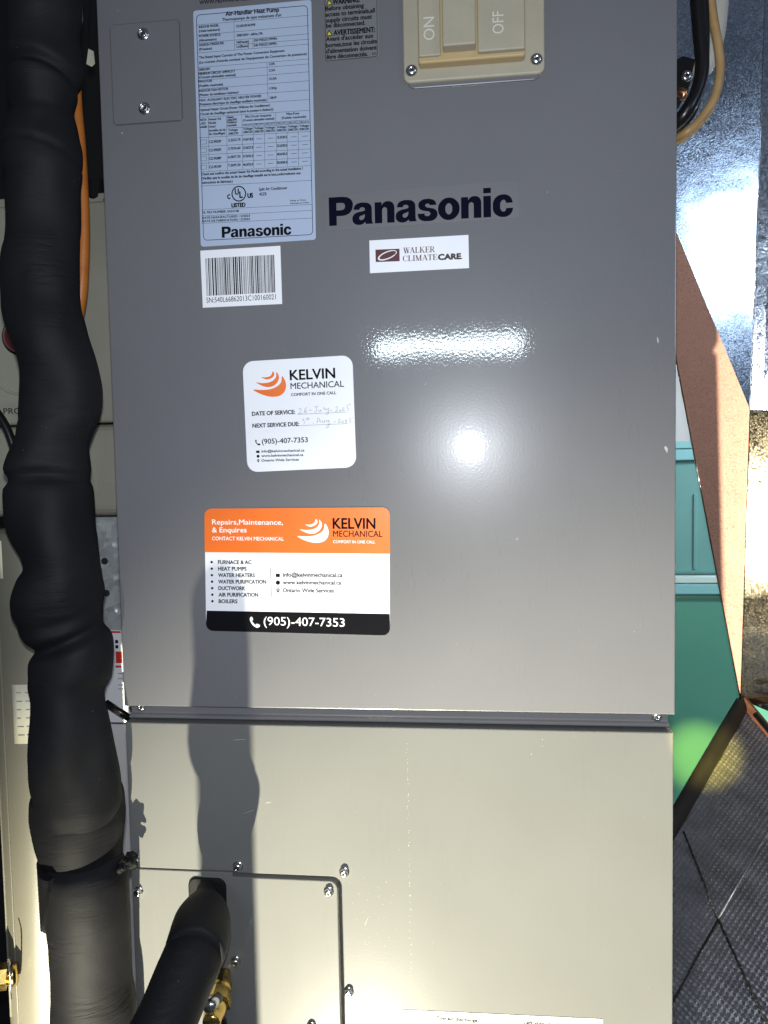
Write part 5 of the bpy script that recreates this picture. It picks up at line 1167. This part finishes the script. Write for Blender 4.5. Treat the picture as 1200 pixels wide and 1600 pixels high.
# flap of foam hanging below the tape
bm = bmesh.new()
fc = (LOW[4][0] - 0.001, 0, 0); fr_ = LOW[4][3] + 0.0055
zt_ = (-0.0565, -0.0600, -0.1326)[2]; prof_f = [(0.0, (-0.0652, -0.0500, -0.1912)[2]), (0.08, (-0.0660, -0.0500, -0.2074)[2]), (0.22, (-0.0655, -0.0500, -0.1978)[2]), (0.5, (-0.0652, -0.0500, -0.1912)[2]), (0.78, (-0.0646, -0.0500, -0.1775)[2]), (0.93, (-0.0636, -0.0500, -0.1585)[2]), (1.0, (-0.0628, -0.0500, -0.1419)[2])]
Fo, Fi, Bo, Bi = [], [], [], []
for i in range(25):
    t = i / 24
    for (ta, za), (tb, zb_) in zip(prof_f[:-1], prof_f[1:]):
        if ta <= t <= tb: zlo = za + (zb_ - za) * (t - ta) / (tb - ta)
    th = rad(172 + 80 * t)
    for lst, rr2, z in ((Fo, fr_ + 0.0012 * math.sin(t * 9), zt_), (Fi, fr_ - 0.0065, zt_), (Bo, fr_ + 0.0022 * math.sin(t * 7 + 1), zlo), (Bi, fr_ - 0.0065, zlo + 0.001)):
        lst.append(bm.verts.new((fc[0] + rr2 * math.cos(th), -0.030 + rr2 * math.sin(th), z)))
for i in range(24):
    bm.faces.new((Fo[i], Fo[i + 1], Bo[i + 1], Bo[i])); bm.faces.new((Fi[i], Bi[i], Bi[i + 1], Fi[i + 1]))
    bm.faces.new((Bo[i], Bo[i + 1], Bi[i + 1], Bi[i])); bm.faces.new((Fo[i], Fi[i], Fi[i + 1], Fo[i + 1]))
bm.faces.new((Fo[0], Bo[0], Bi[0], Fi[0])); bm.faces.new((Fo[24], Fi[24], Bi[24], Bo[24]))
bmesh.ops.recalc_face_normals(bm, faces=bm.faces[:])
lpart('foam_flap', bm, M['foam'], False)
# tape knot
tp = []
c = Vector((-0.0327, -0.0300, -0.1504))
for i in range(49):
    th = 2 * math.pi * i / 48
    tp.append((c.x + 0.0325 * math.cos(th), -0.030 + 0.0340 * math.sin(th), c.z + 0.0055 * math.cos(th) + 0.001 * math.sin(5 * th)))
lpart('tie_wrap', tube(tp, [0.0030 + 0.0009 * noise.noise(Vector((i * 0.7, 0, 0))) for i in range(49)], 10, cap=False), M['tie'])
kb = bmesh.new()
for (kc, kr, sd) in (((0.0095, -0.0350, -0.1352), 0.0056, 1.0), ((0.0117, -0.0250, -0.1332), 0.0050, 5.0), ((0.0127, -0.0200, -0.1418), 0.0036, 9.0)):
    r_ = bmesh.ops.create_icosphere(kb, subdivisions=3, radius=kr, matrix=Matrix.Translation(kc))
    for v_ in r_['verts']:
        d = v_.co - Vector(kc)
        v_.co = Vector(kc) + d * (1 + 0.75 * noise.noise(d * 230 + Vector((sd, 0, 0))) + 0.25 * noise.noise(d * 1100))
lpart('tape_knot', kb, M['rubber'], False)

# ------------------------------------------------------------------ left background
def rbox(x0, x1, yf, yb, z0, z1, r, bev): return prism(rrect(x0, z0, x1, z1, r), yf, yb, bev, 4)
TA = thing('wall_hung_appliance', (0.0, 0.25, 0.3), 'olive grey moulded appliance half hidden behind the thick foam line', 'appliance')
YA = 0.13
xa0, xa1 = (-0.3173, 0.1300, 0.2802)[0], 0.035
zt, zm, zb = (-0.0714, 0.1300, 0.5123)[2], (-0.0744, 0.1300, 0.2734)[2], (-0.0750, 0.1300, 0.1713)[2]
def tpart(name, me, m, smooth=False, parent=None):
    o = obj(name, me, m, parent or TA, smooth=smooth)
    if parent is None: put(o)
    return o
tpart('upper_cover', rbox(xa0, xa1, YA, 0.36, zm + 0.0008, zt, 0.006, 0.004), M['tank'])
tpart('lower_cover', rbox(xa0, xa1, YA + 0.001, 0.36, zb, zm - 0.0008, 0.012, 0.012), M['tank'])
tpart('top_band', rbox(xa0 + 0.004, xa1, YA + 0.012, 0.35, zt + 0.001, zt + 0.0125, 0.003, 0.002), M['tank'])
tpart('pipe_boss', lathe([(0.010, 0), (0.010, 0.02), (0.007, 0.024), (0, 0.024)], 16, mtx=Matrix.Translation((-0.0803, 0.1500, 0.5409)) @ Matrix.Rotation(rad(90), 4, 'X')), M['rubber'])
sc = (-0.0648, 0.1200, 0.5153)
o = bpy.data.objects.new('screw', pan); COL.objects.link(o); o.parent = TA; o.location = (sc[0], YA + 0.012, sc[2]); put(o)
rc = (-0.1649, 0.1250, 0.3704)
tpart('red_lens', lathe([(0.0185, 0.0), (0.0185, 0.003), (0.0165, 0.007), (0.011, 0.0105), (0.005, 0.012), (0, 0.0123)], 32, mtx=Matrix.Translation((rc[0], YA, rc[2]))), M['red'], True)
tpart('lens_ring', lathe([(0.0200, 0.0), (0.0205, 0.0025), (0.0190, 0.0035), (0.0186, 0.003)], 32, mtx=Matrix.Translation((rc[0], YA, rc[2]))), M['rubber'], True)
# moulded name, only its first letters stand clear of the foam line
v, f = glyphs('PRO', 0.02); me = bpy.data.meshes.new('lettering')
t0 = (-0.1890, 0.1290, 0.2861); xx0 = min(q[0] for q in v)
me.from_pydata([(t0[0] + (q[0] - xx0) * 0.0115, YA - 0.0004, t0[2] + q[1] * 0.0095) for q in v], [], f); me.update()
tpart('lettering', me, M['black'])
# raised bead curving across the cover
tpart('moulded_bead', tube(spline([(-0.2130, 0.1300, 0.3484), (-0.1974, 0.1300, 0.3267), (-0.1889, 0.1300, 0.3152), (-0.1771, 0.1300, 0.3092), (-0.1584, 0.1300, 0.3072), (-0.1025, 0.1300, 0.3056)], 6), 0.0016, 10), M['tank'], True)

TB = thing('beige_round_tank', (-0.06, 0.10, -1.30), 'beige grey round tank behind the lower foam line, with paper labels', 'tank')
def bpart2(name, me, m, smooth=True, parent=None):
    o = obj(name, me, m, parent or TB, smooth=smooth)
    if parent is None: put(o)
    return o
tc = Vector((-0.1239, 0.0700, -0.0907)); tr_ = 0.044
zt2, zb2 = (-0.1188, 0.0700, 0.1626)[2], (-0.1324, 0.0500, -0.3614)[2]
def vcyl(cx, cy, prof, n=72):
    bm = bmesh.new(); rings = [[bm.verts.new((cx + r * math.cos(2 * math.pi * j / n), cy + r * math.sin(2 * math.pi * j / n), z)) for j in range(n)] for r, z in prof]
    for a, b in zip(rings[:-1], rings[1:]):
        for j in range(n): bm.faces.new((a[j], a[(j + 1) % n], b[(j + 1) % n], b[j]))
    bm.faces.new(rings[0]); bm.faces.new(rings[-1]); bmesh.ops.recalc_face_normals(bm, faces=bm.faces[:])
    return bm
cxB, cyB = tc.x, 0.07
bpart2('jacket', vcyl(cxB, cyB, [(tr_ * .86, zb2 - .004), (tr_ * .95, zb2), (tr_, zb2 + .008), (tr_, zt2 - .010), (tr_ * .96, zt2 - .003), (tr_ * .88, zt2)]), M['tank_low'])
bpart2('base', vcyl(cxB, cyB, [(tr_ * .8, -1.298), (tr_ * .8, zb2 - .003)]), M['rubber'])
def on_tank(px_x, z, dr=0.0):
    # point on the jacket at a given world x
    d = px_x - cxB; r = tr_ + dr
    return (px_x, cyB - math.sqrt(max(r * r - d * d, 0.0)), z)
for k_, (dx0, dx1) in enumerate([(-0.030, -0.030), (-0.0165, -0.0165)]):
    bpart2('pressed_rib', tube([on_tank(cxB + dx0, z, 0.0004) for z in [zb2 + .02 + i * (zt2 - zb2 - .05) / 24 for i in range(25)]], 0.0011, 8), M['tank_low'])
def tank_label(x0, x1, z0, z1, m, rows, y_):
    bm = bmesh.new(); n = 8; A = []; B = []
    for i in range(n + 1):
        x = x0 + (x1 - x0) * i / n
        A.append(bm.verts.new(on_tank(x, z0, 0.0006))); B.append(bm.verts.new(on_tank(x, z1, 0.0006)))
    for i in range(n): bm.faces.new((A[i], A[i + 1], B[i + 1], B[i]))
    o = bpart2('paper_label', bm, m, True)
    md = o.modifiers.new('thickness', 'SOLIDIFY'); md.thickness = 0.0003
    bm = bmesh.new()
    for r in range(rows):
        z = z1 - (z1 - z0) * (r + 1) / (rows + 1)
        for q in range(4):
            a = x0 + (x1 - x0) * (0.1 + 0.2 * q); b = a + (x1 - x0) * random.uniform(0.06, 0.17)
            p = [on_tank(a, z, 0.0009), on_tank(b, z, 0.0009), on_tank(b, z + 0.0010, 0.0009), on_tank(a, z + 0.0010, 0.0009)]
            bm.faces.new([bm.verts.new(v_) for v_ in p])
    bpart2('fine_print', bm, M['pen'], False, o)
tank_label((-0.1560, 0.0450, 0.1365)[0], (-0.1321, 0.0420, 0.1367)[0], (-0.1373, 0.0400, 0.1170)[2], (-0.1354, 0.0400, 0.1543)[2], M['paper'], 7, 0)
tank_label((-0.1280, 0.0360, -0.0180)[0], (-0.0837, 0.0300, -0.0153)[0], (-0.1190, 0.0300, -0.0484)[2], (-0.1160, 0.0300, 0.0113)[2], M['paper'], 6, 0)

BR = thing('brass_drain_valve', (-0.1523, 0.0200, -0.2894), 'small brass drain fitting low at the left edge', 'valve')
def brp(name, me, m, smooth=True):
    o = obj(name, me, m, BR, smooth=smooth); return put(o)
brp('stem', tube([(-0.1867, 0.0100, -0.2871), (-0.1370, 0.0200, -0.2845)], [0.0085, 0.0085], 18), M['brass'])
brp('nut', tube([(-0.1509, 0.0120, -0.2818), (-0.1412, 0.0160, -0.2826)], 0.0125, 6), M['brass'], False)
brp('cap', tube([(-0.1383, 0.0180, -0.2825), (-0.1334, 0.0200, -0.2823)], [0.0115, 0.0100], 18), M['brass'])
brp('wire_loop', tube(spline([(-0.1296, 0.0000, -0.2548), (-0.1269, -0.0020, -0.2662), (-0.1278, 0.0000, -0.2839), (-0.1296, 0.0040, -0.2967)], 5), 0.0008, 8), M['screw'])

# perforated zinc strap
ST = thing('perforated_strap', (-0.1149, 0.2100, 0.0258), 'perforated zinc strap between the foam line and the unit', 'bracket')
def stp(name, me, m, smooth=False):
    o = obj(name, me, m, ST, smooth=smooth); return put(o)
sp0, sp1 = (-0.1580, 0.2100, 0.0216), (-0.0739, 0.2100, 0.1707)
stp('strap_plate', prism([(sp0[0], sp0[2]), (sp1[0], sp0[2]), (sp1[0], sp1[2]), (sp0[0], sp1[2])], 0.21, 0.212, 0.0004, 1), M['zinc'])
for px_ in ((-0.1181, 0.2090, 0.1112), (-0.1174, 0.2090, 0.0719)):
    stp('hole', lathe([(0.0042, -0.0008), (0.0042, 0.0004), (0, 0.0004)], 20, mtx=Matrix.Translation((px_[0], 0.2095, px_[2]))), M['slot'])
for px_ in ((-0.1001, 0.2090, 0.1322), (-0.1002, 0.2090, 0.0923), (-0.1002, 0.2090, 0.0522)):
    stp('knockout', lathe([(0.0080, -0.0008), (0.0080, 0.0002), (0.0074, 0.0002), (0.0072, -0.0003), (0, -0.0003)], 28, mtx=Matrix.Translation((px_[0], 0.2096, px_[2]))), M['zinc'], True)

# red and white paper tag
TG = thing('paper_tag', (-0.1010, 0.1900, -0.0281), 'white paper tag with red print peeping out left of the door', 'tag')
def tgp(name, me, m, parent=None):
    o = obj(name, me, m, parent or TG); return put(o) if parent is None else o
g0, g1 = (-0.1276, 0.1900, -0.0819), (-0.0706, 0.1900, 0.0304)
t_ = tgp('tag_sheet', prism([(g0[0], g0[2]), (g1[0], g0[2]), (g1[0], g1[2]), (g0[0], g1[2])], 0.19, 0.1906), M['white'])
def strip(x0, y0, x1, y1, m, nm):
    a, b = U2(x0, y1), U2(x1, y0)
    tgp(nm, prism([(a[0], a[1]), (b[0], a[1]), (b[0], b[1]), (a[0], b[1])], 0.1896, 0.1899), m, t_)
a0 = Vector((-0.1149, 0.1896, 0.0186)); a1 = Vector((-0.0860, 0.1896, -0.0590))
def U2(x, y): return (a0.x + (x - 160) / 40 * (a1.x - a0.x), a0.z + (y - 1000) / 100 * (a1.z - a0.z))
strip(172, 986, 192, 989, M['red_ink'], 'red_rule'); strip(182, 1018, 193, 1036, M['red_ink'], 'red_block'); strip(181, 1040, 191, 1043, M['red_ink'], 'red_rule')
for y_ in (1000, 1008): strip(182, y_, 187, y_ + 5, M['black'], 'black_mark')
for y_ in (1052, 1060, 1070, 1076): strip(184, y_, 193, y_ + 1, M['pen'], 'fine_print')

wb0, wb1 = (-0.2133, 0.2600, -0.6117), (-0.0973, 0.2600, -0.0729)
obj('white_board', prism([(wb0[0], wb0[2] - .9), (wb1[0], wb0[2] - .9), (wb1[0], wb1[2]), (wb0[0], wb1[2])], 0.26, 0.275, 0.001), M['wall'], label='white board edge between the foam line and the lower panel', cat='board')
obj('black_conduit', tube([(-0.0992, 0.1600, -0.0484), (-0.0688, 0.1600, -0.0676)], 0.0042, 16), M['cable'], label='short black conduit crossing behind the seam at the left', cat='cable', smooth=True)
obj('orange_tube', tube(spline([(-0.0329, 0.0200, 0.6024), (-0.0335, 0.0200, 0.5622), (-0.0315, 0.0200, 0.5216), (-0.0309, 0.0200, 0.4809), (-0.0312, 0.0200, 0.4457), (-0.0331, 0.0200, 0.4164), (-0.0363, 0.0200, 0.3870), (-0.0443, 0.0200, 0.3516)], 8), 0.0060, 20), M['hose'], label='orange tube peeping out right of the thick foam line', cat='tube', smooth=True)
obj('black_lead', tube(spline([(-0.1679, 0.0500, 0.3105), (-0.1474, 0.0500, 0.2844), (-0.1348, 0.0500, 0.2636), (-0.1254, 0.0500, 0.2326)], 8), 0.0042, 14), M['cable'], label='thin black lead crossing the olive appliance at the left edge', cat='cable', smooth=True)
TT = thing('hanging_tag', (-0.0804, 0.1500, 0.6722), 'tiny cream tag hanging in the dark gap left of the door', 'tag')
tb = [(-0.0829, 0.1500, 0.6818), (-0.0772, 0.1500, 0.6787), (-0.0763, 0.1500, 0.6658), (-0.0801, 0.1500, 0.6627), (-0.0859, 0.1500, 0.6658)]
o = obj('tag_sheet', sheet(tb, 0.001), M['paper'], TT); put(o)
o = obj('string', tube([(-0.0810, 0.1490, 0.6805), (-0.0814, 0.1490, 0.7055), (-0.0771, 0.1490, 0.7521)], 0.0005, 6), M['cable'], TT); put(o)
obj('pale_pipe', tube([(-0.0724, 0.1000, 0.7411), (-0.0699, 0.1000, 0.7030), (-0.0680, 0.1000, 0.6839), (-0.0717, 0.1000, 0.6651)], [0.006, 0.006, 0.0048, 0.003], 16), M['white'], label='pale pipe end above the thick foam line at the top', cat='pipe', smooth=True)

# ------------------------------------------------------------------ right: galvanised duct
DU = thing('galvanised_duct', (0.70, 0.35, -0.1), 'spangled galvanised steel duct along the right edge', 'duct')
def dpart(name, pts, m, label=None, th=0.0012):
    o = obj(name, sheet(pts, th), m, DU, label=label); return put(o)
F1 = [(0.5338, 0.2666, 1.0001), (0.6782, 0.2863, 1.0005), (0.6710, 0.3216, 0.2814), (0.5708, 0.2965, 0.5070), (0.5391, 0.2886, 0.5779)]
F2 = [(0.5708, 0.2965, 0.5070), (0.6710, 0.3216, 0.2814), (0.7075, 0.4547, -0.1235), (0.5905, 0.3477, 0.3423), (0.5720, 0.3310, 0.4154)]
F3A = [(0.6782, 0.2863, 1.0005), (0.9035, 0.1831, 0.8871), (0.9465, 0.2184, 0.2666), (0.6710, 0.3216, 0.2814)]
F3B = [(0.6710, 0.3216, 0.2814), (0.9465, 0.2184, 0.2666), (1.0641, 0.3649, -0.2626), (0.7075, 0.4547, -0.1235)]
dpart('front_sheet', F1, M['galv'])
dpart('sloping_sheet', F2, M['galv_brown'], 'sloping sheet with a brown reflection put into its colour')
dpart('upper_side_sheet', F3A, M['galv'])
dpart('lower_side_sheet', F3B, M['galv_gold'], 'scuffed side sheet with golden glare put into its colour')
# folded hems along the creases
def hem(name, a, b, r, m):
    o = obj(name, tube([Vector(a) + Vector((0, -r * 0.3, 0)), Vector(b) + Vector((0, -r * 0.3, 0))], r, 10), m, DU, smooth=True); put(o)
hem('folded_hem', F2[3], F2[2], 0.0011, M['galv_gold']); hem('folded_hem', F2[4], F2[3], 0.0011, M['galv_gold'])
hem('corner_bend', F1[1], F1[2], 0.0007, M['galv']); hem('corner_bend', F1[2], F2[2], 0.0007, M['galv_gold'])

# ------------------------------------------------------------------ right: cables at the top
obj('black_cable', tube(spline([(0.5154, 0.0600, 0.8103), (0.5257, 0.0600, 0.6960), (0.5303, 0.0600, 0.6519), (0.5338, 0.0600, 0.6076), (0.5367, 0.0600, 0.5741), (0.5329, 0.0600, 0.5521), (0.5230, 0.0600, 0.5333), (0.5145, 0.0700, 0.5263), (0.5009, 0.0900, 0.5246)], 8), 0.0062, 18), M['cable'], label='thick black cable looping behind the top right of the door', cat='cable', smooth=True)
obj('thin_black_cable', tube(spline([(0.5290, 0.0700, 0.8171), (0.5362, 0.0700, 0.7017), (0.5397, 0.0700, 0.6571), (0.5422, 0.0700, 0.6180), (0.5418, 0.0700, 0.5787), (0.5369, 0.0700, 0.5509), (0.5280, 0.0700, 0.5317), (0.5159, 0.0800, 0.5236)], 8), 0.0036, 14), M['cable'], label='thin black cable lying against the thick black loop', cat='cable', smooth=True)
obj('tan_cable', tube(spline([(0.5318, 0.0800, 0.8251), (0.5424, 0.0800, 0.7078), (0.5471, 0.0800, 0.6626), (0.5506, 0.0800, 0.6313), (0.5565, 0.0800, 0.5997), (0.5583, 0.0800, 0.5768), (0.5539, 0.0800, 0.5543), (0.5432, 0.0800, 0.5367), (0.5285, 0.0800, 0.5233), (0.5151, 0.1000, 0.5236)], 8), 0.0040, 16), M['tan'], label='tan cable making the outermost loop at the top right', cat='cable', smooth=True)
obj('slim_tan_wire', tube(spline([(0.5365, 0.0850, 0.8287), (0.5466, 0.0850, 0.7108), (0.5508, 0.0850, 0.6653), (0.5550, 0.0850, 0.6309), (0.5609, 0.0850, 0.5963), (0.5616, 0.0850, 0.5762), (0.5566, 0.0850, 0.5536), (0.5459, 0.0850, 0.5353), (0.5299, 0.0850, 0.5207), (0.5151, 0.1000, 0.5177)], 8), 0.0022, 12), M['tan'], label='slim tan wire following the outside of the tan cable loop', cat='cable', smooth=True)
obj('cream_conduit', tube(spline([(0.5824, 0.1700, 0.8941), (0.5851, 0.1700, 0.7642), (0.5847, 0.1700, 0.7205), (0.5837, 0.1700, 0.6891), (0.5801, 0.1700, 0.6546), (0.5727, 0.1700, 0.6298), (0.5607, 0.1700, 0.6147)], 8), 0.0105, 20), M['cream'], label='cream conduit behind the cable loops at the top right', cat='conduit', smooth=True)
BK = thing('terminal_bracket', (0.5498, 0.1600, 0.6119), 'black terminal clamp with a screw behind the top right cables', 'bracket')
k0, k1 = (0.5359, 0.1600, 0.5926), (0.5535, 0.1600, 0.6255)
def bkp(name, me, m, smooth=False):
    o = obj(name, me, m, BK, smooth=smooth); return put(o)
bkp('clamp_body', prism([(k0[0], k0[2]), (k1[0] - .004, k0[2]), (k1[0], k0[2] + .012), (k1[0] + .004, k1[2]), (k1[0] - .008, k1[2] + .004), (k0[0], k1[2])], 0.155, 0.20, 0.0015), M['rubber'])
o = bpy.data.objects.new('screw', pan); COL.objects.link(o); o.parent = BK; kk = (0.5485, 0.1530, 0.6086); o.location = (kk[0], 0.1545, kk[2]); o.scale = (1.3, 1.3, 1.3); put(o)
c_ = bpy.data.objects.new('cross_slot', CRS[pan]); COL.objects.link(c_); c_.parent = o
bkp('copper_lug', tube([(0.5372, 0.1500, 0.5929), (0.5459, 0.1500, 0.5898), (0.5434, 0.1500, 0.5837)], [0.004, 0.005, 0.003], 10), M['copper'], True)

# ------------------------------------------------------------------ right: storage totes behind
def tote(name, label, x0, x1, yf, yb, z0, z1, grooves, lid, body='teal'):
    t = thing(name, ((x0 + x1) / 2, (yf + yb) / 2, z0), label, 'storage tote', 'stacked teal totes')
    o = obj('tub', rbox(x0, x1, yf, yb, z0, z1 - 0.035, 0.012, 0.008), M[body], t); put(o)
    o = obj('rim', rbox(x0 - 0.010, x1 + 0.010, yf - 0.012, yb, z1 - 0.036, z1 - 0.014, 0.003, 0.003), M['teal_lid'], t); put(o)
    o = obj('lid', rbox(x0 - 0.012, x1 + 0.012, yf - 0.014, yb, z1 - 0.0135, z1, 0.002, 0.002), M['rim_white'] if lid else M['teal_lid'], t); put(o)
    for gx in grooves:
        o = obj('groove', rbox(gx - 0.004, gx + 0.004, yf - 0.0025, yf + 0.002, z0 + 0.01, z1 - 0.10, 0.003, 0.002), M[body], t); put(o)
    return t
YB = 0.85
zA, zB_ = (0.7352, 0.8500, 0.2563)[2], (0.7362, 0.8500, -0.0011)[2]
tote('storage_tote', 'teal plastic tote on top of its stack, right of the door', 0.45, 0.98, YB, 1.35, zB_ + 0.001, zA, ((0.7547, 0.8500, 0.1212)[0],), False, 'teal_blue')
tote('storage_tote', 'green teal tote under the other one, right of the seam', 0.45, 1.10, YB, 1.35, zB_ - 0.46, zB_, (), True)
obj('tote_shelf', rbox(0.42, 1.3, 0.78, 1.5, zB_ - 0.49, zB_ - 0.462, 0.004, 0.002), M['wall'], label='pale shelf board under the two teal totes', cat='shelf')

# ------------------------------------------------------------------ right: embossed duct, bottom corner
ED_ = thing('embossed_duct', (0.7, 0.3, -0.6), 'silver embossed metal duct with crossing creases, bottom right corner', 'duct')
EA, EB, EC, ED, EE = [Vector(p) for p in ((0.7120, 0.4600, -0.1317), (0.5779, 0.3163, -0.2474), (0.5129, 0.0524, -0.4476), (0.8810, 0.0559, -0.4199), (0.8811, 0.1046, -0.3837))]
X0, X1, X2, X3, X4 = [Vector(p) for p in ((0.5903, 0.3091, -0.2519), (0.6064, 0.2233, -0.3144), (0.6340, 0.1200, -0.3891), (0.7093, 0.3229, -0.2335), (0.5285, 0.1460, -0.3771))]
EN = Vector((-0.0546, -0.5948, 0.8020)).normalized()
def epart(name, me, m, smooth=False):
    o = obj(name, me, m, ED_, smooth=smooth); return put(o)
# base sheet and its embossing: rows of little four-sided pyramids
bm = bmesh.new()
poly = [EA, EB, EC, ED, EE]
f = [bm.verts.new(p) for p in poly]; k = [bm.verts.new(p - EN * 0.02) for p in poly]
bm.faces.new(f); bm.faces.new(k[::-1])
for i in range(5): bm.faces.new((f[i], k[i], k[(i + 1) % 5], f[(i + 1) % 5]))
bmesh.ops.recalc_face_normals(bm, faces=bm.faces[:])
epart('duct_sheet', bm, M['emboss'])
uu = Vector((1, 0, 0)); uu = (uu - EN * uu.dot(EN)).normalized(); vv = EN.cross(uu).normalized()
if vv.y < 0: vv = -vv
def inside(p):
    q = (p - EC); a = q.dot(uu); b = q.dot(vv); s = 0
    P2 = [((w - EC).dot(uu), (w - EC).dot(vv)) for w in poly]; c = False
    for i in range(5):
        x1, y1 = P2[i]; x2, y2 = P2[(i + 1) % 5]
        if (y1 > b) != (y2 > b) and a < (x2 - x1) * (b - y1) / (y2 - y1) + x1: c = not c
    return c
pit = 0.0072
V = []; F = []
for iv in range(0, 170):
    for iu in range(-6, 95):
        q = EC + uu * ((iu + (0.5 if iv % 2 else 0)) * pit) + vv * (iv * pit * 0.56)
        if not inside(q): continue
        # crossing creases tilt the four fields a little against each other
        h = 0.0028
        tip = q + EN * h + uu * 0.0006 * math.sin(iu * 1.7 + iv)
        b = len(V)
        w_ = pit * 0.47; l_ = pit * 0.54
        V += [q + EN * 0.0002 + uu * w_, q + EN * 0.0002 + vv * l_, q + EN * 0.0002 - uu * w_, q + EN * 0.0002 - vv * l_, tip]
        F += [(b, b + 1, b + 4), (b + 1, b + 2, b + 4), (b + 2, b + 3, b + 4), (b + 3, b, b + 4)]
me = bpy.data.meshes.new('embossing'); me.from_pydata([tuple(p) for p in V], [], F); me.update()
o = epart('embossing', me, M['emboss']); o['kind'] = 'stuff'
for a, b in ((X0, X1), (X1, X2), (X1, X3), (X1, X4)):
    epart('crease', tube([a + EN * 0.0012, b + EN * 0.0012], 0.0013, 8), M['emboss'] if a is X1 and b is X3 else M['seal'], True)
epart('edge_seal', tube([EA + EN * 0.002, EB + EN * 0.002, EB + (EB - EA) * 0.35 + EN * 0.002], 0.0105, 14), M['seal'], True)
epart('edge_rail', sheet([EA + EN * 0.016, EE + EN * 0.016 , EE - EN * 0.012 + Vector((0, -0.02, 0)), EA - EN * 0.012 + Vector((0, -0.02, 0))], 0.004), M['rail'])
epart('second_rail', tube([EA + Vector((0.0, -0.05, 0.002)), EE + Vector((0, -0.05, 0.002))], 0.004, 10), M['seal'], True)
